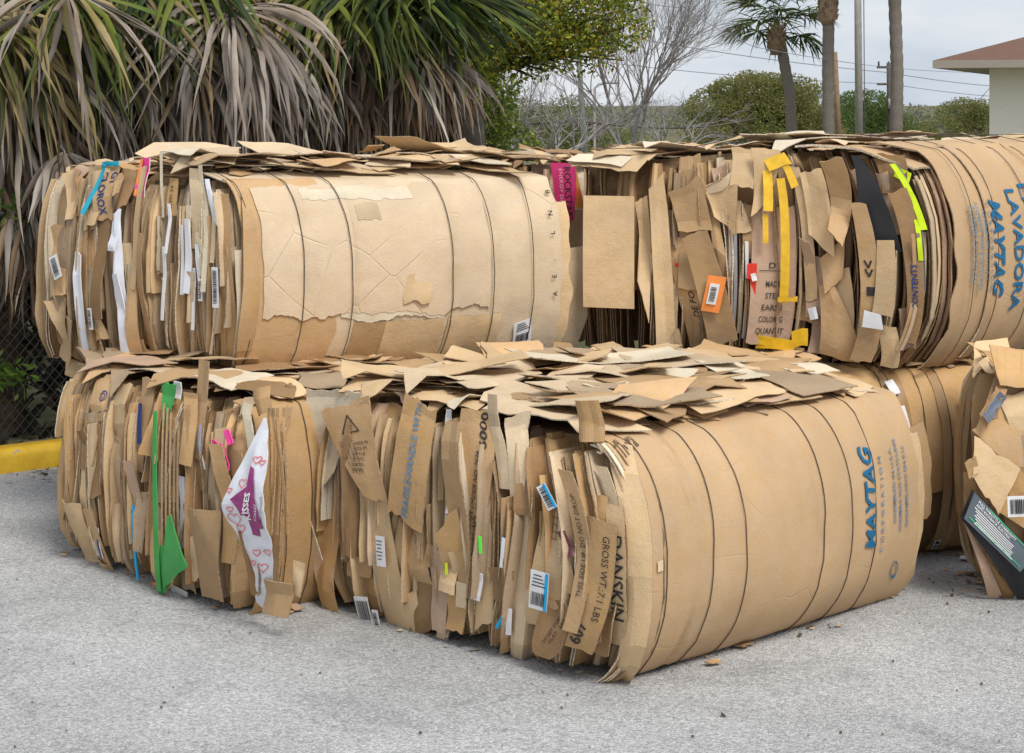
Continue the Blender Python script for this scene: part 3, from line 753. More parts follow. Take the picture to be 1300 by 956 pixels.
prints(o, [INK], lambda mb: (put_text(mb, f, 'DO NOT STORE', .018, 0, .0, 1.2, fit=.1), put_text(mb, f, 'FLAT  607', .018, .022, .0, 1.2, fit=.09)))
panel(b1, 778, 640, .035, .22, -.02, .02, [PALE, EDGEL], name='crumpled_film', bend=.02)
panel(b1, 609, 692, .010, .055, .05, .075, [LIME, LIME], name='green_plastic_strip', label='thin bright green plastic sliver', bend=.001)
panel(b1, 566, 722, .008, .04, .0, .075, [LIMEY, LIMEY], name='yellow_plastic_strip', label='thin yellow sliver', bend=.001)
panel(b1, 638, 702, .016, .10, -.1, .07, [WHITE, CYAN], name='paper_slip', bend=.004); panel(b1, 645, 790, .02, .09, .1, .06, [WHITE, WHITE], name='paper_slip', bend=.006)
panel(b1, 634, 790, .012, .05, -.4, .07, [CYAN, CYAN], name='blue_plastic_strip', bend=.002)
panel(b1, 572, 620, .022, .16, .05, .045, [WHITEG, WHITE], name='paper_slip', bend=.02)
panel(b1, 568, 560, .030, .20, .08, .04, [WHITE, WHITE], name='paper_slip', bend=.025)
panel(b1, 606, 745, .03, .09, -.05, .06, [WHITEG, WHITE], name='paper_slip', bend=.01)
panel(b1, 720, 690, .03, .08, .3, .05, [plain_mat('plum_board', (.16, .05, .08)), EDGE], bend=.02)
panel(b1, 560, 815, .06, .10, .2, .04, [PALE, EDGEL], name='crumpled_film', bend=.03)
panel(b1, 745, 535, .09, .13, .1, .05, [OCH, EDGE], bend=.03, curl=-.03)
thin_edges(b1, 44, .10, b1.L - .03, PALE_)
top_scraps(b1, 92, [(KR, 3), (TAN, 4), (PALE, 4), (GRB, 2), (CREAM, 1), (PNK, 1)], (.04, 1.5), (.07, b1.L - .0), (.26, .70), .055, .018, (.28, .6), extra=60)
random_panels(b1, 8, PAL, 560, 770, 600, 800, (.05, .09), (.1, .24), (.02, .05))

# ---------------------------------------------------------------- bale 2: left lower
b2 = Bale((-.93, 6.60), (.17, 7.62), (-1.80, 7.54), 0., .735, .085, 'lower left bale with green sheets, a cyan strip and a white heart patterned bag', wires=5)
b2.hw = [.10, .2, .55, .9, 1.2]
build_core(b2)
fill_strata(b2, .03, b2.L - .0, [(KR, 5), (TAN, 3), (BRN, 4), (GRB, 2), (OCH, 2)], .02, pf=.27, ps=.33, outj=.034)
outer_sheet(b2, -.01, 1.4, .0, b2.h + .1, [OCH, EDGE], .0, (.02, .03, .01, 0), 40, 26, seed=5.)
wires(b2)
def bigflap(px, py, w_, h_, rot, mt, out=.05, **k): return panel(b2, px, py, w_, h_, rot, out, [mt, EDGE], bend=k.pop('bend', .02), torn=.012, **k)
o, f = bigflap(125, 507, .12, .17, .25, KR, .045)
prints(o, [NAVY], lambda mb: (poly_ring(mb, f, [(.03 + .018 * math.cos(t * .52), .01 + .018 * math.sin(t * .52)) for t in range(12)], .004), poly_ring(mb, f, [(.03 + .009 * math.cos(t * .52), .01 + .009 * math.sin(t * .52)) for t in range(12)], .003), put_rect(mb, f, .03, -.05, .06, .003)), 'blue_round_mark')
bigflap(118, 570, .13, .20, -.15, BRN, .04); bigflap(112, 640, .10, .26, .05, TAN, .045); bigflap(145, 600, .08, .4, -.12, GRB, .04)
bigflap(180, 540, .07, .35, -.05, KR, .035); bigflap(176, 640, .05, .34, .04, PNK, .045)
panel(b2, 128, 700, .06, .34, .18, .05, [KR, EDGE], bend=.01)
panel(b2, 206, 600, .045, .42, .0, .045, [GRB, EDGE], bend=.006)
panel(b2, 170, 700, .010, .13, .0, .06, [CYAN, CYAN], name='cyan_plastic_strip', bend=.001)
panel(b2, 170, 690, .014, .29, .0, .062, [CYAN, CYAN], name='cyan_plastic_strip', label='narrow bright cyan strip', bend=.002)
panel(b2, 167, 742, .030, .03, .2, .064, [CYAN, CYAN], name='cyan_plastic_strip', bend=.002)
panel(b2, 176, 538, .02, .15, .05, .05, [NAVY, NAVY], name='blue_plastic_strip', bend=.004)
quad(b2, (195, 522), (199, 522), (204, 750), (199, 752), .10, [GREEN, GREEN], 'green_sheet', 'tall thin green sheet edge', .003, torn=0)
quad(b2, (205, 489), (223, 487), (221, 506), (207, 545), .07, [GREEN, GREEN], 'green_sheet', None, .004)
quad(b2, (211, 655), (215, 655), (237, 722), (206, 746), .10, [GREEN, GREEN], 'green_sheet', 'green sheet fanned out near the ground', .006); quad(b2, (203, 690), (209, 690), (212, 752), (202, 752), .09, [GREEN, GREEN], 'green_sheet', None, .003)
panel(b2, 225, 495, .05, .06, 0, .02, [WHITE, WHITE], name='paper_slip')
for k in range(5): panel(b2, 205 + k * 5, 600 + 6 * k, .007, .50, .0, .085 - .003 * k, [KR, EDGE], bend=.002)
panel(b2, 240, 545, .075, .25, .0, .06, [OCH, EDGE], bend=.012)
panel(b2, 232, 650, .035, .26, .03, .05, [WHITEG, WHITE], name='magazine', label='white magazine pages', bend=.012)
panel(b2, 240, 640, .035, .20, .0, .045, [PURP, PURP], name='magazine', label='purple magazine cover', bend=.012)
panel(b2, 255, 520, .07, .35, .03, .04, [KR, EDGE], bend=.01); panel(b2, 253, 560, .012, .2, .15, .055, [plain_mat('pale_blue_strip', (.35, .42, .62)), WHITE], name='paper_slip')
o, f = bigflap(262, 706, .16, .33, .10, KR, .08, bend=.02)
bigflap(300, 600, .10, .22, .1, BRN, .06); bigflap(292, 640, .07, .42, .06, OCH, .05)
panel(b2, 283, 580, .05, .10, .15, .07, [PINK, PINK], name='pink_sheet', label='crumpled hot pink sheet', bend=.02, torn=.02)
panel(b2, 290, 555, .03, .05, .4, .07, [PINK, PINK], name='pink_sheet', bend=.02)
panel(b2, 200, 748, .07, .06, -.1, .05, [ORG, ORG], name='orange_netting', label='shredded orange wrapper at the ground', bend=.02, torn=.04)
panel(b2, 228, 752, .10, .03, -.15, .04, [WHITE, WHITE], name='paper_slip', bend=.02); panel(b2, 125, 690, .012, .12, .1, .06, [NAVY, WHITE], name='paper_slip'); panel(b2, 118, 685, .016, .13, .1, .058, [WHITE, WHITE], name='paper_slip')
panel(b2, 325, 510, .10, .09, .3, .06, [OCH, EDGE], bend=.03, curl=-.02)
panel(b2, 318, 560, .05, .25, -.05, .06, [CREAM, EDGEL], bend=.02)
for k in range(5): panel(b2, 343 + k * 5, 600, .010, .42, -.02, .06 - .006 * k, [OCH, EDGE], bend=.006)
panel(b2, 350, 760, .15, .12, .06, .08, [KR, EDGE], bend=.02)
panel(b2, 378, 735, .05, .12, -.1, .05, [TAN, EDGE], bend=.02)
# heart patterned bag hanging out of the face
ROWS = [(532, 321, 325), (563, 311, 332), (596, 299, 338), (611, 294, 338), (644, 284, 340), (665, 290, 341), (688, 298, 341), (706, 304, 339), (735, 311, 333), (761, 303, 326), (772, 305, 324), (785, 321, 325)]
bc = [creaser(random.Random(k), 30, 120, 6, (.04, .20)) for k in (3,)]
def fbag(px, py, e=.004):
    o = .115 + e + .010 * nz(px * .07, py * .05, 3) + .0028 * bc[0](px - 312, py - 660) * .9
    c = b2.pxS(px, py, .11); return b2.S(c[0], c[1], o)
P = []
for i in range(11):
    row = []
    for j in range(34):
        y = 532 + 253 * j / 33
        for (y0, l0, r0), (y1, l1, r1) in zip(ROWS, ROWS[1:]):
            if y0 <= y <= y1 + .01: k = (y - y0) / (y1 - y0); l = l0 + (l1 - l0) * k; r = r0 + (r1 - r0) * k; break
        row.append(fbag(l + (r - l) * i / 10, y, 0))
    P.append(row)
mb = MB(); mb.grid(P, .0015, 0, 1, out=b2.nS); o = mb.build('printed_paper_bag', [WHITEG, WHITE], b2.root); o['label'] = 'white bag with red heart outlines and a purple ribbon emblem'
def rp(x, y): return fbag(60 + x / 2.732, 450 + y / 2.732)
def rpoly(name, pts, mat):
    mb = MB(); c = (sum(p[0] for p in pts) / len(pts), sum(p[1] for p in pts) / len(pts)); n = 5
    for a, b_ in zip(pts, pts[1:] + pts[:1]):   # fan, finely divided so that it follows the creases
        g_ = [[rp(c[0] + (a[0] + (b_[0] - a[0]) * v - c[0]) * u, c[1] + (a[1] + (b_[1] - a[1]) * v - c[1]) * u) for v in (0, .5, 1)] for u in [q / n for q in range(n + 1)]]
        for i in range(n):
            for j in range(2): mb.f([mb.v(g_[i][j]), mb.v(g_[i + 1][j]), mb.v(g_[i + 1][j + 1]), mb.v(g_[i][j + 1])])
    mb.build(name, mat, o)
rpoly('purple_peak', [(648, 500), (712, 450), (714, 560), (690, 556)], PURP); rpoly('purple_ribbon', [(708, 385), (722, 395), (738, 500), (752, 580), (705, 580), (702, 500)], PURP); rpoly('purple_ribbon', [(704, 582), (755, 578), (760, 604), (736, 600), (738, 632), (710, 626)], PURP)
def rtext(tx, x, y, sz, rot, fit, bold, mat, e=.007):
    c = (x, y); prints(o, [mat], lambda mb: put_text(mb, lambda p, q: fbag(60 + (x + p) / 2.732, 450 + (y - q) / 2.732, e), tx, sz, 0, 0, rot, 0, 0, bold, 1., fit), 'bag_lettering')
rtext('KISSES', 712, 525, 26, math.pi / 2 - .06, 96, .03, WHITE); rtext('MILK CHOCOLATE', 757, 535, 9, math.pi / 2 - .04, 88, .01, INK, .005); rtext('Classic', 738, 545, 16, math.pi / 2 - .06, 60, .0, WHITE)
for (x, y, s_) in ((685, 445, 17), (725, 365, 14), (742, 375, 10), (655, 570, 26), (645, 535, 12), (668, 605, 18), (712, 690, 14), (750, 690, 13), (722, 745, 19), (690, 728, 11), (640, 470, 10)):
    prints(o, [RED], lambda mb: poly_ring(mb, lambda p, q: rp(p, y * 2 - q), heart(x, y, s_), 2.4), 'heart_outline')
thin_edges(b2, 36, .12, b2.L - .03, PALE_, (.03, .07))
top_scraps(b2, 40, PAL, (.02, 1.2), (.0, b2.L), (.24, .6), .03, .02, (.3, .65), extra=30)
random_panels(b2, 14, [(KR, 4), (BRN, 4), (GRB, 2), (OCH, 2), (TAN, 2)], 100, 350, 520, 740, (.06, .12), (.14, .32), (.03, .06))

# ---------------------------------------------------------------- bale behind bale 2 (carries the upper far left one)
b12 = Bale((-1.78, 7.78), (-.7, 8.75), (-1.93, 8.35), 0., .70, .02, 'low dark bale glimpsed behind the lower left bale', wires=0)
build_core(b12); fill_strata(b12, .0, b12.L, PAL, .03)
top_scraps(b12, 8, PAL, (0, 1.2), (0, .6), (.15, .4))

# ---------------------------------------------------------------- bale 3: upper left, big light wrapped face
b3 = Bale((-1.12, 7.36), (.16, 7.83), (-1.58, 7.74), .745, .77, .13, 'upper left bale wrapped in a torn light tan sheet crossed by curved dark wires', wires=6)
b3.hw = [b3.pxW(x, 340)[0] for x in (323, 385, 451, 575, 627, 676)]
build_core(b3)
fill_strata(b3, .0, b3.L, PALT, .014, pf=.16, ps=.4, outj=.014, flapw=(.03, .07))
outer_sheet(b3, -.02, 1.35, .0, b3.h + .15, [LIGHTCARD, EDGEL], .0, (.02, .05, .01, .02), 60, 36, seed=8., label='light tan base sheet', crumple=.004)
outer_sheet(b3, -.02, .34, .0, b3.h + .02, [KR, EDGE], .004, (.02, .03, .01, .02), 14, 30, seed=11., name='cardboard_panel')
outer_sheet(b3, .05, 1.0, .235, b3.h - .02, [card_mat('cardboard_light_upper_sheet', (.61, .47, .32), var=.01, crease=.4, rib=.45, stain=.28, lines=1.), EDGEL], .0105, (.035, .02, .006, .01), 90, 26, .005, label='light tan sheet with a torn lower edge', seed=4.)
outer_sheet(b3, .36, .80, .215, .26, [CREAM, EDGEL], .0085, (.03, .0, 0, 0), 60, 5, .002, 'torn_liner', seed=4.2)
outer_sheet(b3, .24, .70, b3.h - .075, b3.h - .03, [CREAM, EDGEL], .0125, (.02, .02, .01, .01), 60, 6, .002, 'torn_liner', seed=6.2)
outer_sheet(b3, .44, .54, b3.h - .16, b3.h - .09, [PALE, EDGEL], .0125, (.02, .02, .01, .01), 16, 8, .002, 'torn_liner', seed=7.7)
outer_sheet(b3, .62, .72, .27, .40, [TAN, EDGEL], .013, (.03, .03, .03, .03), 10, 12, .004, 'torn_tongue', seed=8.7, crumple=.02)
outer_sheet(b3, .55, .80, .0, .20, [TAN, EDGE], .010, (.0, .01, .004, .004), 12, 14, name='cardboard_panel', seed=14.)
outer_sheet(b3, .82, 1.06, .01, .21, [TAN, EDGE], .010, (.0, .01, .004, .004), 12, 14, name='cardboard_panel', seed=24.)
outer_sheet(b3, .42, .62, .015, .2, [KR, EDGE], .008, (.0, .01, .004, .004), 12, 14, name='cardboard_panel', seed=24.)
outer_sheet(b3, 1.30, 1.40, .02, b3.h - .10, [TAN, EDGE], -.02, (.02, .02, 0, .04), 8, 20, .006, 'cardboard_panel', seed=31)
outer_sheet(b3, 1.35, 1.49, .03, b3.h - .30, [PALE, EDGEL], -.05, (.02, .02, 0, .06), 8, 20, .006, 'cardboard_panel', seed=37)
outer_sheet(b3, .0, .10, .3, .60, [PALE, EDGEL], -.025, (.0, .02, .06, .0), 6, 14, .005, 'cardboard_panel', seed=41)
wires(b3, r=.0021, out=.017)
# small prints along the right end
def f3(p, q): return b3.Wp(p, q, .014)
def mk(mb):
    for k, (px, py) in enumerate(((697, 243), (700, 270), (703, 295), (704, 330), (705, 350), (706, 372))):
        a_, z_ = b3.pxW(px - 4, py); put_text(mb, f3, 'BNL.EA'[k], .03, a_, z_, math.pi / 2, 0, bold=.02)
prints(b3.root, [INK], mk)
white_label(b3, 661, 421, .085, .10, .22, .012, 'W', 'white barcode label low on the light tan sheet', 'low', seed=21)
# panels on its strata face
panel(b3, 285, 360, .07, .70, .02, .03, [KR, EDGE], bend=.006); panel(b3, 262, 290, .02, .5, .0, .03, [CREAM, EDGEL], bend=.01)
o, f = panel(b3, 250, 265, .06, .32, -.03, .035, [PALE, EDGEL], bend=.012)
o, f = panel(b3, 218, 250, .05, .15, -.03, .03, [OCH, EDGE], bend=.01); prints(o, [INK], lambda mb: put_text(mb, f, 'ITEM 24', .022, 0, 0, math.pi / 2, fit=.09))
for (px, py, w_, h_) in ((208, 360, .014, .30), (232, 330, .016, .28), (245, 380, .012, .25), (214, 290, .014, .20), (252, 345, .018, .22)): panel(b3, px, py, w_, h_, rnd(-.02, .02), .035, [WHITE, WHITE], name='paper_slip', bend=.008)
white_label(b3, 273, 365, .028, .16, .03, .05, 'S', None, 'turned', seed=22); white_label(b3, 254, 368, .02, .09, .0, .045, 'S', None, 'turned', seed=23)
for k in range(10): panel(b3, rnd(195, 275), rnd(230, 440), rnd(.012, .03), rnd(.12, .32), rnd(-.05, .05), rnd(.02, .045), R.choice(([CREAM, EDGEL], [PALE, EDGEL], [WHITEG, WHITE])), 'cardboard_strip', None, .008)
thin_edges(b3, 22, .0, b3.L - .0, [(PALE, 3), (CREAM, 2), (TAN, 3), (KR, 2)], (.02, .05))
top_scraps(b3, 46, PALT, (-.02, 1.4), (.07, b3.L), (.18, .5), .07, .11, (.35, .8), up=.0, extra=30)
# ---------------------------------------------------------------- bale 4: upper far left
b4 = Bale((-1.60, 7.77), (-.3, 8.25), (-2.00, 8.12), .675, .87, .03, 'upper far left bale bulging towards the palm, with a teal strip and white magazines', wires=0, bs=.07)
build_core(b4)
fill_strata(b4, -.0, b4.L, [(KR, 4), (TAN, 4), (BRN, 3), (GRB, 3), (OCH, 1)], .02, pf=.3, ps=.3, outj=.036)
def p4(px, py, w_, h_, rot, mt, out=.05, e=EDGE, **k): return panel(b4, px, py, w_, h_, rot, out, [mt, e], bend=k.pop('bend', .02), torn=.012, **k)
p4(75, 330, .10, .30, .15, KR, .06); p4(85, 430, .10, .22, -.35, TAN, .05); p4(97, 250, .07, .16, -.1, KR, .06); p4(110, 290, .07, .35, -.15, GRB, .055)
o, f = p4(132, 245, .10, .22, .1, KR, .075); prints(o, [NAVY], lambda mb: (put_text(mb, f, 'CLOROX', .05, -.012, 0, -math.pi / 2 + .1, fit=.18, bold=.02), put_text(mb, f, 'GT', .05, .035, .06, -math.pi / 2 + .1, fit=.05, bold=.02)))
panel(b4, 121, 240, .022, .22, -.35, .085, [TEAL, TEAL], name='teal_strip', label='curved teal strip near the top', bend=.02)
panel(b4, 140, 208, .10, .02, .05, .07, [TEAL, TEAL], name='teal_strip', bend=.01)
o, f = panel(b4, 180, 225, .055, .16, .0, .05, [PINK, WHITE], name='pink_sheet', label='pink and orange printed card standing at the top', bend=.01)
prints(o, [ORG], lambda mb: put_rect(mb, f, -.018, 0, .02, .15), 'orange_stripe'); prints(o, [WHITE], lambda mb: put_rect(mb, f, .005, .03, .014, .03, .5), 'pale_print')
panel(b4, 100, 385, .045, .42, .03, .075, [WHITEG, WHITE], name='magazine', label='white magazine pages on the left', bend=.015, torn=.02)
panel(b4, 148, 330, .05, .40, .10, .075, [WHITEG, WHITE], name='magazine', label='tall white glossy pages', bend=.02, torn=.02)
panel(b4, 155, 400, .045, .34, .12, .07, [WHITEG, WHITE], name='magazine', bend=.02); panel(b4, 144, 300, .05, .12, .0, .08, [WHITEG, WHITE], name='magazine', bend=.02)
p4(125, 340, .065, .42, .0, BRN, .08, bend=.006); p4(165, 400, .06, .34, .08, KR, .075); p4(172, 290, .035, .5, -.03, TAN, .06)
p4(116, 380, .03, .26, .1, GRB, .085); p4(168, 450, .13, .10, .3, BRN, .07); p4(150, 235, .05, .08, .4, KR, .09)
p4(182, 390, .03, .6, .03, BRN, .05, bend=.006)
white_label(b4, 70, 339, .055, .10, .42, .10, 'S', 'barcode label at the far left edge', 'turned', seed=31); white_label(b4, 114, 405, .025, .09, .05, .10, 'S', None, 'turned', seed=32)
thin_edges(b4, 16, .02, b4.L - .02, PALE_, (.04, .08))
top_scraps(b4, 20, PAL, (-.03, 1.2), (.0, b4.L), (.08, .26), .03, .15, up=-.03, extra=60)
random_panels(b4, 9, [(KR, 4), (TAN, 4), (BRN, 3), (GRB, 3)], 75, 180, 240, 450, (.05, .10), (.12, .28), (.04, .075))
panel(b4, 100, 470, .14, .08, -.2, .03, [TAN, EDGE], bend=.02)

# ---------------------------------------------------------------- bale 5: upper right
b5 = Bale((1.62, 7.42), (2.72, 8.42), (.30, 7.9), .755, .885, .17, 'upper right bale with yellow tape, a black board and blue lettered brown wrapping', wires=6)
b5.hf = lambda s_: -.055 * max(0., min(1., (s_ - .75) / .3))
b5.hw = [.10, .27, .48, .68, .9, 1.2]
sg = b5.pxS(832, 330)[0]
build_core(b5, (sg, .30))
fill_strata(b5, .03, sg, [(KR, 5), (TAN, 5), (BRN, 2), (GRB, 2), (PNK, 3), (PALE, 1)], .021, pf=.28, ps=.33, outj=.036)
fill_strata(b5, sg, b5.L - .02, [(KR, 5), (BRN, 5)], .024, pf=.0, ps=.6, outj=.02, base_out=-.06, zlo=.27)
for k in range(6): layer(b5, sg + .03 + k * .06, R.choice(('spine', 'ply')), .03, 0, .34, -.16 - rnd(0, .08), [BRN, EDGE], 1, rnd(0, 50), plies=3)
ws5 = outer_sheet(b5, .0, 1.45, .0, b5.h + .2, [BIGCARD, EDGE], .0, (.02, .05, .03, .0), 60, 40, label='brown washer box sheet with blue lettering running down', seed=12.)
sh5 = outer_sheet(b5, .20, 1.45, .03, b5.h + .02, [BIGCARD, EDGEL], .014, (.02, .03, .006, .0), 50, 34, label='second brown sheet overlapping the wrapping', seed=15.)
def f5(p, q): return b5.Wp(p, q, .020)
for (tx, px, py, da, sz, shr, ln) in (('MAYTAG', 1262, 312, 0, .095, .28, .40), ('LAVADORA', 1281, 316, .02, .085, 0, .50), ('LAVEUSE', 1295, 300, .05, .08, 0, .44), ('WASHER', 1306, 300, .14, .08, 0, .40)):
    a_, z_ = b5.pxW(px, py); prints(sh5, [BLUE], lambda mb: put_text(mb, f5, tx, sz, a_ + da, z_, -math.pi / 2, 0, shr, 0.03 if shr else .02, fit=ln), 'blue_lettering')
for (tx, px, sz, ln) in (('C O R P O R A T I O N', 1252, .022, .36), ('ASSEMBLED IN U.S.A.', 1244, .026, .30), ('ASSEMBLE AUX ETATS-UNIS', 1238, .026, .36), ('ENSAMBLADO EN E.U.', 1232, .026, .32)):
    a_, z_ = b5.pxW(px, 312); prints(sh5, [BLUE2], lambda mb: put_text(mb, f5, tx, sz, a_, z_, -math.pi / 2, 0, fit=ln, bold=.01), 'small_blue_lettering')
wires(b5, out=.018, r=.0016)
def p5(px, py, w_, h_, rot, mt, out=.05, e=EDGE, **k): return panel(b5, px, py, w_, h_, rot, out, [mt, e], bend=k.pop('bend', .015), torn=k.pop('torn', .01), **k)
p5(772, 311, .215, .50, .0, TAN, .09, bend=.002, torn=.0, label='clean flat tan panel hanging on the left end')
def q5(a, b_, c, d, mt, out=.06, e=EDGE, **k): return quad(b5, a, b_, c, d, out, [mt, e], **k)
q5((808, 245), (823, 232), (831, 405), (815, 350), TAN, .05); q5((823, 226), (843, 207), (858, 414), (836, 454), TAN, .085, bend=.01)
o2, f2, w_, h_ = q5((842, 288), (869, 298), (904, 443), (874, 440), KR, .06, bend=.008)
prints(o2, [INK], lambda mb: put_text(mb, f2, 'MADE FOR ITEM #', .035, .012, -.0, math.pi / 2, fit=.34, bold=.006)); prints(o2, [RED], lambda mb: put_rect(mb, f2, -.016, .12, .022, .014), 'red_print'); prints(o2, [RED], lambda mb: put_text(mb, f2, 'R', .03, -.014, .07), 'red_print')
q5((849, 233), (888, 217), (905, 292), (861, 284), KR, .085, bend=.02); o, f, w_, h_ = q5((868, 297), (898, 288), (937, 434), (900, 443), KR, .105, bend=.010, sharp=.7)
q5((888, 217), (905, 250), (932, 380), (915, 380), KR, .07); q5((836, 416), (862, 416), (869, 453), (840, 451), TAN, .09)
o3, f3b = panel(b5, 906, 372, .07, .15, -.17, .128, [ORG, ORG], 'shipping_label', 'orange label with white barcode patch', .004)
o4, f4 = panel(b5, 905, 372, .036, .085, -.17, .134, [WHITE, WHITE], 'barcode_patch', None, .002); o4.parent = o3
prints(o4, [INK], lambda mb: put_barcode(mb, f4, 0, 0, .06, .022, math.pi / 2, seed=41), 'barcode')
o, f, w_, h_ = q5((897, 240), (938, 230), (933, 300), (907, 272), TAN, .08); q5((894, 230), (948, 216), (948, 229), (897, 241), PALE, .10, EDGEL, bend=.008)
prints(o, [INKB], lambda mb: put_text(mb, f, 'LOT 12', .018, .02, -.06, math.pi / 2, fit=.06))
q5((928, 187), (957, 188), (957, 240), (928, 236), TAN, .09); q5((956, 188), (992, 188), (974, 255), (954, 275), TAN, .085); q5((940, 255), (956, 262), (955, 330), (944, 330), KR, .06)
o, f = p5(982, 350, .16, .56, .0, PNK, .075, bend=.012, label='pinkish box printed with black order details and yellow tape')
for tx, y, ft in (('DI', .04, .03), ('MADE', -.035, .05), ('STER', -.083, .05), ('EARS I', -.131, .07), ('COLOR: G', -.179, .085), ('QUANTIT', -.227, .10)):
    prints(o, [INK], lambda mb: put_text(mb, f, tx, .034, .0, y, 0, 0, fit=ft, bold=.006))
prints(o, [INK], lambda mb: put_rect(mb, f, .0, .02, .10, .003, 0, 0, 4), 'printed_line')
def yt(px, py, w_, h_, rot, out=.1): panel(b5, px, py, w_, h_, rot, out, [YEL, YEL], 'yellow_tape', None, .008, 4, 9, .0015, torn=.01)
yt(997, 305, .032, .50, -.01, .105); yt(975, 230, .035, .24, -.08, .10); yt(987, 205, .10, .05, .3, .11); yt(1000, 380, .07, .022, .0, .108); yt(972, 290, .02, .12, .0, .098)
yt(985, 437, .15, .05, -.1, .09); yt(1015, 430, .06, .07, .2, .09); yt(1003, 222, .03, .10, .2, .11); yt(968, 432, .05, .04, -.3, .09)
panel(b5, 956, 375, .018, .26, .03, .09, [RED, RED], 'red_plastic_strip', 'narrow red plastic strip', .004, shape=lambda u, v, w_, h_: ((u - .5) * w_ * (.4 + 1.2 * v), (v - .5) * h_)); panel(b5, 957, 352, .018, .03, .3, .10, [WHITE, WHITE], 'paper_slip')
panel(b5, 954, 345, .032, .06, .0, .094, [RED, RED], 'red_plastic_strip', None, .004)
for k in range(4): panel(b5, 927 + k * 7, 350 + 6 * k, .012, .40, .0, .055, [(WHITE, GREYP, PALE, WHITE)[k], EDGEL], 'paper_slip' if k != 2 else 'cardboard_panel', None, .01)
q5((1002, 212), (1014, 212), (1036, 382), (1021, 382), TAN, .09); q5((1014, 219), (1044, 216), (1060, 328), (1026, 300), TAN, .11, bend=.02); q5((1045, 205), (1074, 199), (1073, 310), (1054, 292), KR, .12, bend=.02)
q5((1038, 364), (1057, 360), (1091, 461), (1038, 451), KR, .10, bend=.016); q5((1040, 330), (1072, 300), (1070, 350), (1048, 375), KR, .09); q5((1056, 350), (1078, 340), (1082, 440), (1066, 420), TAN, .07); q5((1018, 300), (1030, 305), (1040, 450), (1026, 446), PNK, .06)
panel(b5, 1032, 398, .03, .05, .3, .08, [WHITEG, WHITE], 'crumpled_film', None, .02)
def blk(u, v, w_, h_): # tapering wedge, wide at the bottom
    return ((-.5 + u * (.18 + .82 * (1 - v) ** .8)) * w_, (v - .5) * h_)
quad(b5, (1079, 197), (1090, 198), (1143, 320), (1082, 300), .125, [BLACK, BLACK], 'black_board', 'black board wedge with pale edge', .006, torn=.0)
q5((1107, 198), (1147, 195), (1148, 244), (1120, 247), BRN, .06)
o, f, w_, h_ = q5((1080, 260), (1100, 260), (1106, 460), (1078, 457), KR, .145, bend=.008, sharp=.6); prints(o, [INK], lambda mb: put_rect(mb, f, .0, -.03, .03, .035), 'black_square_mark'); prints(o, [INK], lambda mb: put_text(mb, f, '<<', .06, .0, .06, 1.57, bold=.02), 'black_arrow_mark'); prints(o, [INK], lambda mb: put_text(mb, f, 'FRAG', .03, .0, -.12, 0, fit=.045, bold=.01))
q5((1113, 415), (1137, 415), (1140, 466), (1116, 466), TAN, .11); quad(b5, (1097, 394), (1118, 400), (1121, 419), (1094, 415), .17, [WHITE, WHITE], 'white_card', 'small white card tab', .004, torn=0.)
q5((1113, 305), (1135, 305), (1133, 403), (1107, 397), TAN, .155, bend=.003, torn=0.)
panel(b5, 1107, 330, .014, .14, .05, .10, [plain_mat('striped_paper', (.45, .45, .52), .5, .5, 90), WHITE], 'paper_slip', None, .004)
o, f, w_, h_ = q5((1126, 243), (1151, 240), (1162, 438), (1146, 432), BRN, .10, bend=.01, sharp=.6); prints(o, [NAVY], lambda mb: put_text(mb, f, 'CONTENTS', .03, .0, -.08, math.pi / 2, fit=.18, bold=.02))
panel(b5, 1158, 250, .022, .26, .14, .09, [LIMEY, LIMEY], 'yellow_green_plastic', 'curved yellow-green plastic strip', .01); panel(b5, 1167, 305, .016, .16, .05, .10, [LIMEY, LIMEY], 'yellow_green_plastic', None, .008)
panel(b5, 1146, 222, .05, .05, -.6, .06, [LIMEY, BLACK], 'yellow_green_plastic', None, .01)
panel(b5, 1168, 290, .012, .5, .04, .085, [SLATE, WHITE], 'black_strip', None, .004)
for k in range(3): p5(1160 + 6 * k, 370, .012, .46, .0, (KR, GRB, TAN)[k], .10 - .01 * k)
# wrapping flung forward over the top of the strata face
P = []
for i in range(20):
    row = []
    for j in range(8):
        x = i / 19; y = j / 7
        s_ = .0 + .42 * (1 - x) ** 1.0; aa = -.085 + .26 * y - .02 * (1 - x)
        p = b5.N + b5.u * aa + b5.vv * (s_ - .08 * math.exp(-((1 - x) / .12) ** 2) * .6); p.z = b5.z0 + b5.h + .028 - .10 * x ** 3.0 - .012 * (1 - x) + .012 * nz(x * 3, y * 2, 5)
        row.append(p)
    P.append(row)
mb = MB(); mb.grid(P, .009, 0, 1, out=(0, 0, 1)); mb.build('top_flap', [BIGCARD, EDGEL], b5.root)
thin_edges(b5, 34, .05, sg, PALE_, (.03, .09))
top_scraps(b5, 44, PALT, (-.03, 1.3), (.30, b5.L), (.18, .46), .035, .06, (.35, .8), up=-.03, extra=30)
random_panels(b5, 7, [(KR, 4), (TAN, 4), (PNK, 2), (PALE, 1)], 840, 1160, 230, 430, (.05, .09), (.1, .26), (.03, .06))

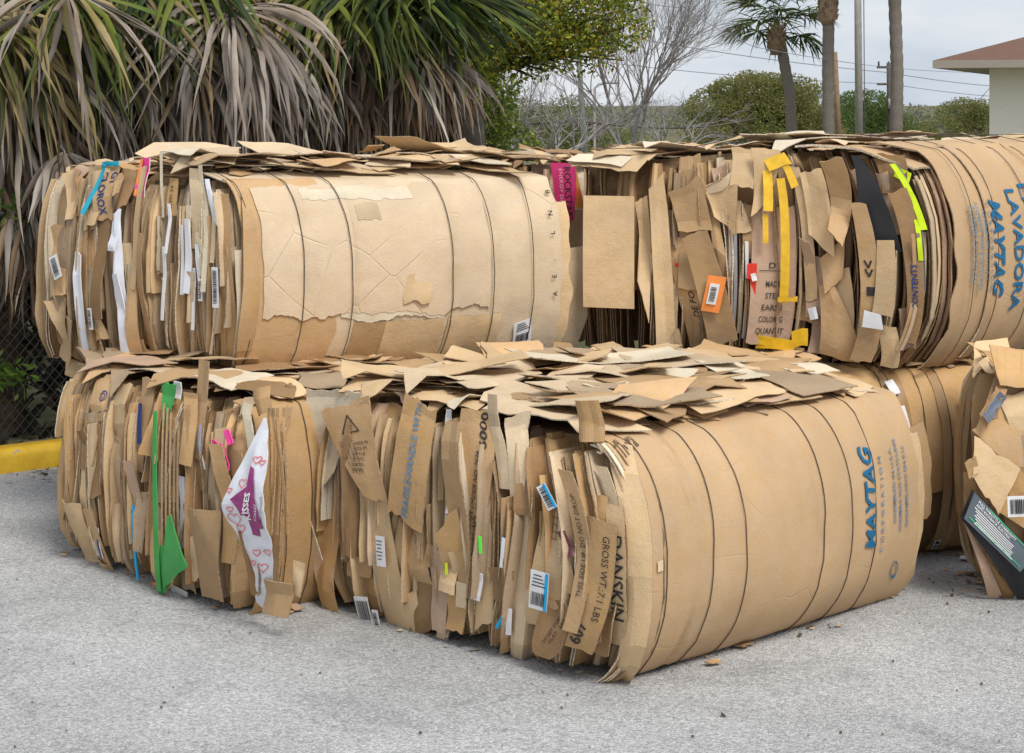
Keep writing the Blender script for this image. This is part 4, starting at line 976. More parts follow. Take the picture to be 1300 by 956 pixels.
# ---------------------------------------------------------------- bale 6: upper middle, behind
b6 = Bale((.46, 8.22), (1.3, 9.1), (-.14, 8.36), .755, .80, .05, 'upper middle bale set back in a gap, holding a magenta printed carton', wires=0)
build_core(b6); fill_strata(b6, .0, b6.L, PAL, .02, pf=.3, ps=.35, outj=.03)
o, f = panel(b6, 717, 243, .10, .25, -.02, .10, [MAG, MAG], 'magenta_carton', 'magenta drinks carton flap with dark lettering', .012, shape=lambda u, v, w_, h_: ((u - .5) * w_ * (.7 + .4 * v), (v - .5) * h_))
prints(o, [BLACK], lambda mb: put_text(mb, f, 'ROCKSTAR', .042, .014, .0, -math.pi / 2, fit=.22, bold=.0), 'dark_lettering'); prints(o, [plain_mat('pale_pink_ink', (.75, .35, .45))], lambda mb: put_text(mb, f, 'ENERGY DRINK', .020, -.014, .0, -math.pi / 2, fit=.20))
panel(b6, 728, 240, .06, .17, .12, .08, [plain_mat('gold_carton', (.62, .34, .06), .4, .2, 10, col2=(.65, .12, .05)), EDGE], 'gold_carton', 'gold and red carton corner', .03)
panel(b6, 727, 310, .10, .30, .02, .06, [TAN, EDGE], bend=.02)
white_label(b6, 788, 226, .035, .06, .0, .06, 'S', None, 'full', seed=51)
top_scraps(b6, 34, PAL, (-.1, 1.1), (.0, b6.L), (.08, .26), .05, .22, up=-.03, extra=60)

# ---------------------------------------------------------------- bale 9: lower right, bound with brown tape
b9 = Bale((1.05, 7.30), (2.15, 7.64), (.62, 8.2), 0., .745, .12, 'shadowed lower right bale with glossy brown tape, tucked behind the front bale', wires=5)
b9.hw = [.40, .56, .70, .9, 1.05]
build_core(b9); fill_strata(b9, .0, .5, PAL, .03)
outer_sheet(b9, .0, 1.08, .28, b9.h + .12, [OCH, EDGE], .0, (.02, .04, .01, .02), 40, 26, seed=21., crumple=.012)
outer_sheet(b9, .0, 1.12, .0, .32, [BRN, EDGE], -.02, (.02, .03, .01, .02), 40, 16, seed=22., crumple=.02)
wires(b9)
for (a_, w_, mt) in ((.46, .05, TAPE), (.64, .045, TAPE), (.98, .03, TAPE)): outer_sheet(b9, a_, a_ + w_, .05, b9.h + .02, [mt, mt], .008, (.02, .01, .006, .006), 4, 26, .0015, 'packing_tape', seed=a_)
white_label(b9, 1142, 533, .055, .11, .1, .012, 'W', 'blank white label behind the front bale', 'none')
white_label(b9, 1186, 690, .03, .04, .1, .014, 'W', None, 'low', seed=61)
panel(b9, 1128, 490, .04, .05, .2, .03, [WHITE, WHITE], 'paper_slip', face='W')
panel(b9, 1222, 650, .10, .30, .05, .01, [BRN, EDGE], face='W', bend=.03); panel(b9, 1205, 640, .07, .4, -.04, .0, [KR, EDGE], face='W', bend=.03)
panel(b9, 1237, 560, .12, .40, .0, .03, [TAN, EDGE], face='W', bend=.01)
top_scraps(b9, 40, PAL, (.0, 1.1), (.0, .9), (.1, .3), .04, .14, extra=100)

# ---------------------------------------------------------------- bale 10: right edge of the photo
b10 = Bale((1.80, 6.86), (3.15, 6.86), (1.78, 7.22), 0., .83, .10, 'crumpled bale at the right edge with a black printed carton, standing on the asphalt', wires=0)
build_core(b10); fill_strata(b10, .03, b10.L, PAL, .03, pf=0, outj=.015)
outer_sheet(b10, .0, 1.35, .0, b10.h + .1, [KR, EDGE], .0, (.03, .04, .03, .0), 50, 30, seed=33., crumple=.018)
def q10(a, b_, c, d, mt, out=.03, e=EDGE, **k): return quad(b10, a, b_, c, d, out, [mt, e], face='W', **k)
q10((1258, 478), (1330, 478), (1330, 520), (1240, 530), KR, .02); q10((1232, 545), (1262, 500), (1300, 560), (1290, 600), KR, .05, bend=.008, sharp=.6); q10((1232, 548), (1290, 592), (1262, 650), (1230, 600), TAN, .055, bend=.008, sharp=.6)
q10((1262, 500), (1340, 490), (1340, 560), (1285, 560), TAN, .04, bend=.02); q10((1284, 550), (1340, 540), (1340, 600), (1286, 590), PALE, .08, EDGEL, bend=.02); q10((1290, 590), (1345, 590), (1345, 720), (1300, 700), KR, .045)
q10((1262, 645), (1292, 590), (1345, 640), (1345, 700), OCH, .05, bend=.012); q10((1219, 583), (1232, 572), (1240, 600), (1226, 606), KR, .06); q10((1222, 600), (1236, 600), (1262, 690), (1226, 660), BRN, .0)
q10((1256, 470), (1340, 462), (1340, 486), (1262, 486), OCH, .08, bend=.015); q10((1236, 520), (1258, 486), (1272, 490), (1244, 540), BRN, .07)
quad(b10, (1240, 522), (1262, 492), (1270, 500), (1246, 530), .085, [plain_mat('slate_sheet', (.10, .12, .16), .35), WHITE], 'dark_plastic_sheet', 'dark slate plastic sheet', .01, 'W')
o, f, w_, h_ = quad(b10, (1228, 616), (1345, 740), (1300, 775), (1214, 652), .085, [BLACK, BLACK], 'black_carton', 'black carton with white and green print', .006, 'W', torn=.0)
o2, f2, w2, h2 = quad(b10, (1229, 618), (1304, 697), (1286, 718), (1216, 651), .096, [SLATE, SLATE], 'printed_face', None, .003, 'W', torn=.0); o2.parent = o
def blkp(mb):
    put_text(mb, f2, 'FULL THROTTLE WARRANTY', .013, -w2 * .10, h2 * .36, 0, 0, fit=w2 * .62, bold=.02); put_text(mb, f2, 'ANTI KICKBACK ELECTRIC', .013, -w2 * .14, h2 * .22, 0, 0, fit=w2 * .56, bold=.02)
    for k in range(7): put_rect(mb, f2, -w2 * (.10 - .012 * k), h2 * (.10 - .075 * k), w2 * (.66 - .03 * (k % 3)), .0035, 0, 0, 6)
prints(o2, [WHITE], blkp, 'white_lettering'); prints(o2, [plain_mat('green_ink', (.05, .45, .2))], lambda mb: put_rect(mb, f2, 0, -h2 * .32, w2 * .9, .005, 0, 0, 6), 'green_line'); prints(o2, [bpy.data.materials['green_ink']], lambda mb: put_rect(mb, f2, w2 * .1, h2 * .46, w2 * .7, .004, 0, 0, 6), 'green_line')
q10((1218, 655), (1232, 676), (1268, 752), (1250, 754), PNK, .06, bend=.006); q10((1228, 672), (1246, 700), (1292, 765), (1266, 756), BRN, .05, bend=.006)
white_label(b10, 1286, 634, .10, .075, .05, .115, 'W', 'white barcode label on the crumpled bale', 'full', seed=71)
top_scraps(b10, 22, PAL, (.0, 1.3), (.0, b10.L), (.1, .3), .03, .14, up=-.02, extra=40)

# crumbs of cardboard shed along the foot of the bales
mb = MB()
def crumb(p, s_):
    a = rnd(0, 6.28); x = Vector((math.cos(a), math.sin(a), rnd(-.2, .3))) * s_; y = Vector((-math.sin(a), math.cos(a), rnd(-.2, .3))) * s_ * rnd(.3, .9); q = Vector((p.x, p.y, .006 + s_ * .25))
    mb.f([mb.v(q - x - y), mb.v(q + x - y * .8), mb.v(q + x * .9 + y), mb.v(q - x * .8 + y)], R.choice((0, 0, 1, 2, 3)))
for b_ in (b1, b2, b9, b10):
    for k in range(70):
        if R.random() < .55: p = b_.N + b_.vv * rnd(0, b_.L) + b_.nS * (abs(R.gauss(0, .05)) + .0)
        else: p = b_.N + b_.u * rnd(0, b_.W_) + b_.nW * (abs(R.gauss(0, .06)))
        crumb(p, rnd(.003, .014))
tag(mb.build('cardboard_crumbs', [KR, BRN, PALE, LEAFB[0]]), 'crumbs of cardboard shed on the asphalt along the foot of the bales', 'litter', kind='stuff')
# small scraps that fell on the asphalt by the bales
sc_spots = [(905, 845, KR), (945, 822, BRN), (1040, 775, WHITE), (1220, 706, BRN), (1232, 712, WHITE), (375, 775, GRB), (1252, 697, RED)]
lbls = ['small brown cardboard scrap below the front bale, nearest the camera', 'dark brown cardboard scrap lying below the middle of the front bale', 'white paper scrap under the front bale', 'brown leaf of cardboard between the two right bales', 'tiny white scrap between the two right bales', 'greyish cardboard scrap between the two lower left bales', 'tiny red scrap beside the right edge bale']
for (px, py, mt), lb in zip(sc_spots, lbls):
    D = CAMH * F / (py - HY); p = P3(px, py, D); s_ = rnd(.02, .045); a = rnd(0, 3.14); P = []
    for i in range(4):
        P.append([Vector((p.x, p.y, .008)) + Vector((math.cos(a) * x - math.sin(a) * y, math.sin(a) * x + math.cos(a) * y, .006 + .006 * nz(x * 40, y * 40, px))) for x, y in (((i / 3 - .5) * s_ * 2, (j / 3 - .5) * s_ * 1.1) for j in range(4))])
    mb = MB(); mb.grid(P, .003, 0, 1, out=(0, 0, 1)); tag(mb.build('litter_scrap', [mt, EDGE if mt not in (WHITE, RED) else mt], origin=Vector((p.x, p.y, 0))), lb, 'litter')

# ================================================================== FENCE
fd = KD; f0 = K0 + KN * .42; FH = 1.25
fe = empty('chain_link_fence', f0, 'chain link fence behind the yellow kerb, under the palms', 'fence')
FM = plain_mat('galvanised_wire', (.08, .075, .07), .5, .2, 30, .4, .7)
mb = MB(); L0, L1 = -5., 7.; st = .055
x = L0
while x < L1:
    for sgn in (1, -1):
        p = f0 + fd * x + KN * (.002 * sgn) + Vector((0, 0, .03)); q = f0 + fd * (x + sgn * (FH - .03) * .9) + KN * (.002 * sgn) + Vector((0, 0, FH)); mb.tube([p, q], .0016, 3)
    x += st
mb.build('wire_mesh', FM, fe)
for x in (-4.6, -1.9, .8, 3.5, 6.2):
    mb = MB(); p = f0 + fd * x + KN * .03; mb.tube([p, p + Vector((0, 0, FH + .04))], .03, 10, cap=True); mb.build('post', FM, fe)
mb = MB(); mb.tube([f0 + fd * L0 + KN * .03 + Vector((0, 0, FH)), f0 + fd * L1 + KN * .03 + Vector((0, 0, FH))], .021, 8); mb.build('top_rail', FM, fe)

# ================================================================== PALMS WITH SKIRTS
def leaf_mat(name, c1, c2, scale=3., rough=.6, trans=.35, vr=(.28, 1.08)):
    m, t, b = newmat(name); tcn = N(t, 'ShaderNodeTexCoord'); geo = N(t, 'ShaderNodeNewGeometry')
    nA = N(t, 'ShaderNodeTexNoise', Scale=scale, Detail=3.); t.links.new(tcn.outputs['Object'], nA.inputs['Vector'])
    c = mixc(t, maprange(t, nA.outputs['Fac'], .35, .65, 0, 1), c1, c2)
    v = maprange(t, geo.outputs['Random Per Island'], 0, 1, *vr)
    t.links.new(mixc(t, 1., c, v, 'MULTIPLY'), b.inputs['Base Color']); b.inputs['Roughness'].default_value = rough; b.inputs['Specular IOR Level'].default_value = .3
    tr = t.nodes.new('ShaderNodeBsdfTranslucent'); ms = t.nodes.new('ShaderNodeMixShader'); ms.inputs[0].default_value = trans
    t.links.new(mixc(t, 1., c, math_n(t, 'MULTIPLY', v, 1.3), 'MULTIPLY'), tr.inputs[0]); t.links.new(b.outputs[0], ms.inputs[1]); t.links.new(tr.outputs[0], ms.inputs[2])
    t.links.new(ms.outputs[0], t.nodes['Material Output'].inputs[0])
    return m
DEADG = leaf_mat('dead_frond_grey', (.44, .385, .33), (.23, .17, .125), trans=.08); DEADB = leaf_mat('dead_frond_brown', (.30, .20, .12), (.16, .10, .055), trans=.08)
STRAW = leaf_mat('drying_frond_straw', (.42, .32, .17), (.26, .21, .07), trans=.2); GRF = leaf_mat('green_frond', (.085, .14, .018), (.18, .20, .03), trans=.3)
DGRF = leaf_mat('dark_green_frond', (.03, .06, .015), (.05, .08, .02))
BARKP = plain_mat('palm_trunk_fibre', (.07, .05, .035), .95, .5, 25, .1, bump=.02)
def frond(mb, T, H_, L, n=44, spread=1.5, droop=.5, ms=(0,), ax=None, wd=.035, kink=0., pet=1):
    T = Vector(T); H_ = Vector(H_); d0 = (H_ - T).normalized()
    if ax is not None: d0 = Vector(ax).normalized()
    side = d0.cross(Vector((0, 0, 1)));
    if side.length < .3: side = d0.cross(Vector((0, 1, 0)))
    # keep the fan broadside to the outside of the skirt
    side.normalize(); nrm = side.cross(d0)
    if pet:
        mid = (T + H_) / 2 + Vector((0, 0, .12)); mb.tube([T, mid, H_, H_ + d0 * .12], .011, 4, ms[0], .006)
    for i in range(n):
        an = spread * (2 * i / (n - 1) - 1) + R.gauss(0, .07); d = d0 * math.cos(an) + side * math.sin(an) + nrm * R.gauss(0, .22); d.normalize()
        l = L * (.72 + .28 * math.cos(an * .8)) * rnd(.75, 1.1); ns = 8; p = H_ + d * .02; kk = R.randint(2, 5) if R.random() < kink else 99
        m = R.choice(ms); tw = R.gauss(0, .35); prev = None; dr = droop * rnd(.3, 1.3) * .5
        for k in range(ns + 1):
            f_ = k / ns; w_ = wd * (.35 + 1.3 * f_ if f_ < .5 else 2.0 * (1 - f_) + .02) * .5
            sd_ = d.cross(nrm if abs(d.dot(nrm)) < .95 else side); sd_.normalize(); up_ = sd_.cross(d)
            sd_ = sd_ * math.cos(tw + f_ * tw) + up_ * math.sin(tw + f_ * tw); up_ = sd_.cross(d)
            ids = [mb.v(p - sd_ * w_), mb.v(p + up_ * w_ * .5), mb.v(p + sd_ * w_)]
            if prev:
                mb.f([prev[0], prev[1], ids[1], ids[0]], m, None, True); mb.f([prev[1], prev[2], ids[2], ids[1]], m, None, True)
            prev = ids
            p = p + d * (l / ns); g_ = dr * (.4 + f_ * 1.2)
            if k == kk: g_ = 2.6
            d = (d + Vector((0, 0, -1)) * g_ + Vector((R.gauss(0, .10), R.gauss(0, .10), 0))).normalized()
FM4 = [DEADG, DEADB, STRAW, GRF, DGRF]
def palm(px, D, htop, label, fronds, filler, gr='skirted palms behind the fence', seed=1, live=12):
    base = P3(px, 0, D); base.z = 0
    root = empty('cabbage_palm', base, label, 'palm tree', gr)
    mb = MB(); pts = [base + Vector((.03 * nz(k, seed), .03 * nz(k, seed + 4), htop * k / 12)) for k in range(13)]
    mb.tube(pts, [.20 + .03 * nz(k * 1.7, seed) for k in range(13)], 12)
    for k in range(60):   # old leaf bases
        z = rnd(.5, htop); a = rnd(0, 6.28); p = base + Vector((math.cos(a) * .19, math.sin(a) * .19, z)); o_ = Vector((math.cos(a), math.sin(a), 1.1)) * .16
        mb.tube([p, p + o_ * .6, p + o_], .035, 4, 0, .02)
    mb.build('trunk', BARKP, root)
    top = base + Vector((0, 0, htop))
    for (hx, hy, hd, L, spread, droop, ms, axz, kink) in fronds:
        H_ = P3(hx, hy, hd); mb = MB(); ax = (H_ - Vector((top.x, top.y, H_.z))); ax.z = 0
        ax = (ax.normalized() if ax.length > .01 else Vector((0, -1, 0))) * .55 + Vector((0, 0, axz - .55)); 
        frond(mb, (top.x, top.y, H_.z + .25), H_, L, 46, spread, droop, ms, ax, kink=kink); mb.build('frond', FM4, root)
    for k in range(filler):
        a = -math.pi / 2 + rnd(-1.7, 1.7); z = rnd(1.45, htop - .3); r_ = rnd(.3, .62)
        H_ = Vector((base.x + math.cos(a) * r_, base.y + math.sin(a) * r_, z)); ax = Vector((math.cos(a), math.sin(a), rnd(-2.2, -.8)))
        mb = MB(); frond(mb, (base.x, base.y, z + .25), H_, rnd(.6, .9), 34, rnd(.7, 1.1), rnd(.4, .8), R.choice(((0,), (0, 1), (1,))), ax, kink=.2); mb.build('frond', FM4, root)
    for k in range(live):
        a = 6.28 * k / live + rnd(-.2, .2); el = rnd(.35, 1.3); H_ = top + Vector((math.cos(a) * math.cos(el), math.sin(a) * math.cos(el), math.sin(el) + .1)) * .9
        mb = MB(); frond(mb, top, H_, rnd(.7, .95), 36, 1.5, .13, (3, 4), None, wd=.024); mb.build('frond', FM4, root)
G0, G01, B1_, GS, ST, LV = (0,), (0, 0, 1), (1, 1, 0), (2, 3, 2), (2, 2, 0), (3, 4, 3, 2)
palm(-10, 10.3, 3.1, 'leftmost palm, its skirt of grey dead fronds hanging beside the bales', [
    (85, -12, 9.7, .98, 1.35, .42, (2, 2, 3, 0), .1, .1), (20, -10, 9.8, .95, 1.2, .5, (2, 3, 4), .0, .1), (25, 60, 9.7, .85, 1.2, .6, (0, 2), -.4, .1), (15, 135, 9.75, .8, 1.3, .7, G01, -.6, .2), (82, 192, 9.6, .5, 1.1, .7, G0, -.8, .2),
    (30, 230, 9.7, .75, 1.2, .8, (0, 1), -.9, .2), (55, 250, 9.8, .75, 1.2, .8, (0, 1), -.9, .2), (-10, 190, 9.7, .8, 1.2, .8, (0, 1), -.9, .2), (-30, 20, 9.6, .9, 1.3, .5, GS, 0, .1)], 16, seed=1)
palm(235, 11.0, 3.2, 'middle palm with the widest fan of silvery dead fronds above the upper left bale', [
    (155, 92, 10.2, .72, 1.35, .75, G0, -.2, .15), (292, 12, 10.2, 1.0, 1.5, .62, G0, .1, .15), (250, 75, 10.25, .75, 1.3, .8, G01, -.3, .2), (330, 60, 10.4, .75, 1.2, .7, G0, -.3, .2), (165, -25, 10.1, .8, 1.2, .5, (3, 2, 4), -.1, .05),
    (215, 100, 10.4, .8, 1.2, .8, (1, 0), -.4, .2), (120, 30, 10.5, .9, 1.2, .7, (2, 1), -.3, .2), (60, 0, 10.6, .9, 1.2, .6, (2, 3), -.2, .1), (290, 110, 10.4, .6, 1.2, .8, G01, -.6, .2), (240, -40, 10.2, .8, 1.2, .5, LV, -.1, 0)], 16, seed=2)
palm(430, 11.8, 3.3, 'rightmost skirted palm with brown folded fronds above the bale tops', [
    (395, -15, 10.9, .95, 1.3, .5, (3, 2, 2, 3), .1, .05), (345, -5, 11., .85, 1.2, .5, (2, 3, 3), .0, .1), (440, -20, 10.9, 1.0, 1.3, .42, (2, 3, 4), .2, .05), (410, 95, 11., .62, 1.25, .75, G0, -.3, .2), (500, 48, 11.1, .85, 1.3, .6, B1_, .1, .9), (470, 60, 11.2, .85, 1.2, .8, (1,), -.3, .6), (535, 65, 11.2, .7, 1.1, .6, (1, 0), .1, .6),
    (370, 80, 11.1, .75, 1.2, .8, G01, -.4, .2), (520, -20, 11., .8, 1.4, .22, (4, 3, 4), .3, 0), (570, -15, 11.2, .75, 1.3, .18, (4, 4, 3), .3, 0), (480, -30, 10.9, .8, 1.3, .3, (3, 4), .2, 0), (555, 10, 11.3, .6, 1.3, .25, (4, 3), .1, 0), (440, 120, 11.3, .6, 1.2, .8, (1, 0), -.6, .3)], 14, seed=3)

# ================================================================== LEAFY MASSES
def leaves(mb, blobs, n, size, nm, dens_seed=0., shell=.55, aspect=.5, flat=0.):
    """leaf-sized faces through a volume made of ellipsoid clumps"""
    vols = [b_[3] * b_[4] * b_[5] for b_ in blobs]; tot = sum(vols); pr = [v_ / tot for v_ in vols]
    rs = np.random.RandomState(int(dens_seed * 10) + 5)
    pick = rs.choice(len(blobs), n, p=pr)
    for k in range(n):
        bx, by, bz, rx, ry, rz = blobs[pick[k]][:6]
        d = rs.normal(size=3); d /= np.linalg.norm(d); r_ = rs.uniform(shell ** 3, 1.12) ** (1 / 3)
        p = Vector((bx + d[0] * r_ * rx, by + d[1] * r_ * ry, bz + d[2] * r_ * rz))
        if nz(p.x * 1.1 / max(.3, rx) * 1.6, p.z * 1.6 / max(.3, rx), dens_seed + p.y * .8 / max(.3, rx)) < -.22: continue
        s_ = size * rs.uniform(.6, 1.3); x = Vector(rs.normal(size=3)).normalized(); y = x.cross(Vector(rs.normal(size=3))).normalized()
        mb.f([mb.v(p - x * s_), mb.v(p - y * s_ * aspect), mb.v(p + x * s_), mb.v(p + y * s_ * aspect)], rs.randint(nm))
BARK = plain_mat('grey_bark', (.16, .14, .12), .95, .35, 12, .1, bump=.02)
BARKT = plain_mat('grey_twigs', (.27, .25, .245), .95, .2, 12, .1)
def branches(mb, p, d, l, r, depth, spread=.5, up=.12, kids=(2, 3), m=0, sides=5):
    pts = [p]; q = Vector(p); dd = Vector(d); n = 4
    for k in range(n):
        dd = (dd + Vector((R.gauss(0, .10), R.gauss(0, .10), R.gauss(0, .06) + up * .3))).normalized(); q = q + dd * (l / n); pts.append(Vector(q))
    mb.tube(pts, r, max(3, sides), m, r * .62)
    if depth <= 0: return
    for k in range(R.randint(*kids)):
        i = R.randint(2, 4) if k else 4
        a = Vector((R.gauss(0, 1), R.gauss(0, 1), R.gauss(0, .6))); a = (a - dd * a.dot(dd)).normalized()
        nd = (dd + a * rnd(spread * .6, spread * 1.5) + Vector((0, 0, up))).normalized()
        branches(mb, pts[i], nd, l * rnd(.62, .85), r * .60, depth - 1, spread, up, kids, m, sides - 1)
def tree(name, label, cat, base, htrunk, blobs, n, size, mats, seed, r=.12, group=None, limbs=True, shell=.55, aspect=.5):
    root = empty(name, base, label, cat, group); mb = MB(); b0 = Vector(base)
    mb.tube([b0, b0 + Vector((.05, 0, htrunk * .5)), b0 + Vector((0, .05, htrunk))], [r * 1.2, r, r * .8], 8)
    if limbs:
        for bl in blobs:
            c = Vector(bl[:3]); s_ = b0 + Vector((0, 0, htrunk * .9)); mid = (s_ + c) / 2 + Vector((0, 0, -.1)); mb.tube([s_, mid, c], r * .45, 5, 0, r * .1)
            for q in range(5):
                e = c + Vector((R.gauss(0, .5) * bl[3], R.gauss(0, .5) * bl[4], R.gauss(0, .5) * bl[5])); mb.tube([mid.lerp(c, .6), (mid + e) / 2 + Vector((0, 0, .05)), e], r * .16, 3, 0, r * .04)
    mb.build('trunk', BARK, root)
    mb = MB(); leaves(mb, blobs, n, size, len(mats), seed, shell, aspect); mb.build('crown', mats, root)
    return root
LG1 = leaf_mat('yellowing_green_leaves', (.26, .31, .035), (.42, .42, .05), 6., trans=.5, vr=(.7, 1.35)); LG2 = leaf_mat('deep_green_leaves', (.07, .11, .025), (.12, .16, .03), 4., trans=.5, vr=(.7, 1.35)); LG3 = leaf_mat('olive_leaves', (.20, .19, .06), (.26, .23, .08), 2., trans=.5, vr=(.85, 1.15))
LG4 = leaf_mat('mid_green_leaves', (.09, .14, .035), (.13, .18, .05), 2., trans=.5, vr=(.85, 1.15)); LGY = leaf_mat('gold_leaves', (.40, .24, .02), (.30, .20, .02)); LGD = leaf_mat('painted_shade_leaves', (.007, .010, .004), (.011, .012, .006), trans=.05); LGR = leaf_mat('rusty_olive_leaves', (.25, .20, .07), (.19, .20, .06), 1., trans=.5, vr=(.85, 1.15))  # undergrowth leaves: deep shade put into a near-black colour
def bl(px, py, D, rx, ry, rz): p = P3(px, py, D); return (p.x, p.y, p.z, rx, ry, rz)
# undergrowth added behind the palms to block skylight, shade painted into its colour
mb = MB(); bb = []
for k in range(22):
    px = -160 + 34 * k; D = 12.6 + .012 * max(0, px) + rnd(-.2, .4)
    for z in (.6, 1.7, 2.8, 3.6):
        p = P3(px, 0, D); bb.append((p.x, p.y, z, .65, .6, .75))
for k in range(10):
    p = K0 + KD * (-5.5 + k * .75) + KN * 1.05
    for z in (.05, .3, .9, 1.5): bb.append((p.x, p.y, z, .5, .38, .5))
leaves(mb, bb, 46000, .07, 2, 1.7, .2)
tag(mb.build('shade_thicket', [LGD, plain_mat('painted_shade_stems', (.02, .015, .01))]), 'dense undergrowth added behind the palms and fence, its near-black colour standing for shade', 'undergrowth', kind='stuff')
mb = MB()   # low weeds by the fence at the left
for (px, py) in ((12, 262), (8, 475), (22, 480), (0, 470)):
    c = P3(px, py, 9.5)
    for k in range(26):
        d = Vector((R.gauss(0, .05), R.gauss(0, .03), R.gauss(0, .04))); x = Vector((R.gauss(0, 1), R.gauss(0, .4), R.gauss(0, .7))).normalized(); y = x.cross(Vector((0, 1, .2))).normalized(); q = c + d
        mb.f([mb.v(q), mb.v(q + x * .03 + y * .009), mb.v(q + x * .06), mb.v(q + x * .03 - y * .009)])
    mb.tube([c + Vector((.03, .03, -.12)), c + Vector((.03, .02, -.05)), c], .002, 4)
tag(mb.build('vine', [leaf_mat('fresh_green_leaves', (.09, .17, .02), (.12, .2, .03))]), 'thin green vine sprigs poking through the fence at the far left', 'vine', kind='stuff')

# yellow-green oak overhanging the middle
D = 17.
blobs = [bl(590, 110, D, .3, .4, .25), bl(665, 85, D, .3, .4, .18), bl(555, 100, D - .5, .3, .4, .3), bl(700, 75, D, .3, .3, .15), bl(600, 75, D, .45, .5, .3), bl(650, 60, D, .5, .5, .28), bl(740, 65, D, .4, .4, .25), bl(790, 35, D, .3, .4, .25), bl(575, 60, D - .4, .3, .4, .4), bl(720, 30, D, .6, .6, .35), bl(640, 25, D, .75, .7, .35), bl(700, -10, D, .8, .7, .45), bl(760, 20, D + .3, .5, .5, .38), bl(600, 40, D - .5, .4, .5, .35), bl(700, 45, D, .5, .5, .22), bl(650, -80, D, 1.1, .9, .6), bl(560, 30, D, .5, .5, .5), bl(760, -70, D, .9, .8, .6), bl(690, 25, D - .6, .55, .4, .22)]
tree('oak_tree', 'yellow-green leafy oak overhanging the top middle, right of the palms', 'tree', P3(590, 0, 18.).xy.to_3d(), 2.6, blobs, 38000, .024, [LG1, LG1, LG1, LG4, LGY, LG2], 2.1, .16, shell=.2)
blobs = [bl(590, 60, 19., .5, .5, .5), bl(620, 170, 18.5, .35, .4, .35), bl(620, 150, 19., .3, .4, .35), bl(640, 120, 19.2, .22, .3, .25), bl(600, 130, 19., .42, .5, .5), bl(585, 185, 19, .45, .5, .45), bl(640, 185, 19.5, .4, .5, .30), bl(560, 90, 19, .5, .5, .5), bl(620, 100, 19.3, .2, .3, .22), bl(570, 250, 19, .7, .6, .5), bl(540, 180, 19.5, .6, .5, .7)]
tree('evergreen_tree', 'dark green bushy tree just right of the palm skirts, behind the bales', 'tree', P3(580, 0, 19.5).xy.to_3d(), 1.2, blobs, 26000, .028, [LG4, LG4, LG1, LG2], 3.3, .1, shell=.2)
# bare trees
def bare(label, px, D, h, stems, depth, seed, spread=.45, lean=.35, m=BARKT, up=.12, r=.06, kids=(2, 3), gr='leafless trees beyond the bales'):
    R.seed(seed); base = P3(px, 0, D); base.z = 0; root = empty('bare_tree', base, label, 'tree', gr)
    mb = MB(); mb.tube([base, base + Vector((0, 0, h * .14))], r * 1.5, 8, 0, r * 1.2); mb.build('trunk', m, root)
    mb = MB()
    for k in range(stems):
        a = 6.28 * k / stems + .4; branches(mb, base + Vector((0, 0, h * .12)), Vector((math.cos(a) * lean, math.sin(a) * lean, 1)).normalized(), h * .27, r, depth, spread, up, kids)
    mb.build('branches', m, root); R.seed(seed + 100); return root
bare('tall leafless grey tree left of the leaning palm, its twigs fanning into the sky', 800, 34, 4.7, 6, 6, 5, .44, .38, r=.038, kids=(3, 3))
bare('leafless tree with tangled low twigs beside the green pole', 690, 30, 3.1, 6, 6, 9, .62, .8, up=.0, r=.035)
bare('leafless tree spreading low twigs right of the tall bare one', 860, 40, 2.7, 5, 5, 12, .6, .9, up=-.02, r=.04)
bare('leafless tree at the back, its low twigs left of the green pole', 640, 36, 3.4, 5, 6, 15, .6, .7, up=.0, r=.035)
# distant leafy trees
def far_tree(label, px, D, cs, n, size, mats, seed, **k):
    b_ = P3(px, 0, D); b_.z = 0
    return tree('leafy_tree', label, 'tree', b_, 1.2, [bl(*c) for c in cs], n, size, mats, seed, .18, 'leafy trees beyond the bales', shell=.35, **k)
far_tree('broad olive tree with a rounded crown behind the leaning palm', 950, 62, [(955, 118, 62, 1.5, 1.3, .75), (915, 135, 61.5, 1.2, 1., .7), (995, 122, 61.5, 1.1, 1., .75), (950, 135, 62, 1.9, 1.6, 1.0), (905, 155, 61, 1.3, 1.2, .9), (1010, 138, 62, 1.4, 1.3, 1.0), (970, 160, 61, 2.2, 1.3, 1.0), (1032, 145, 61, .9, 1., 1.0), (1000, 115, 62, 1.2, 1., .6), (890, 140, 62, .7, .8, .5), (945, 115, 61.5, 1.2, 1., .6), (975, 112, 62.5, 1.0, 1., .5), (1030, 175, 61, 1.2, 1.2, .8), (940, 185, 60, 2.0, 1.2, .8), (895, 195, 60, 1., 1., .6), (925, 118, 62.5, .7, .7, .4)], 60000, .05, [LG3, LGR, LG3, LG4], 4.1)
far_tree('mid green tree between the tall pole and the rightmost palm trunk', 1100, 70, [(1090, 130, 70, .9, 1., .5), (1110, 138, 69.5, .9, 1., .6), (1100, 140, 70, 1.3, 1.2, .8), (1125, 165, 70, 1.3, 1.2, .8), (1075, 165, 69, 1.2, 1.2, .8), (1110, 190, 69, 1.9, 1.2, .8)], 22000, .05, [LG4, LG4, LG2], 5.1)
far_tree('olive tree nearest the house at the right', 1225, 75, [(1230, 138, 75, .8, .9, .4), (1250, 142, 75, .8, .9, .5), (1225, 145, 75, 1.2, 1.2, .7), (1250, 165, 75, 1.3, 1.2, .9), (1195, 170, 74, 1.1, 1., .7), (1220, 190, 74, 2., 1.2, .7)], 20000, .05, [LG3, LG4, LG3], 6.1)
far_tree('low olive tree between the rightmost palm trunk and the house', 1160, 78, [(1165, 170, 78, .9, .9, .5), (1150, 185, 77, 1.2, 1., .6), (1185, 185, 77, 1.3, 1., .5)], 14000, .05, [LG3, LG4, LGR], 7.1)
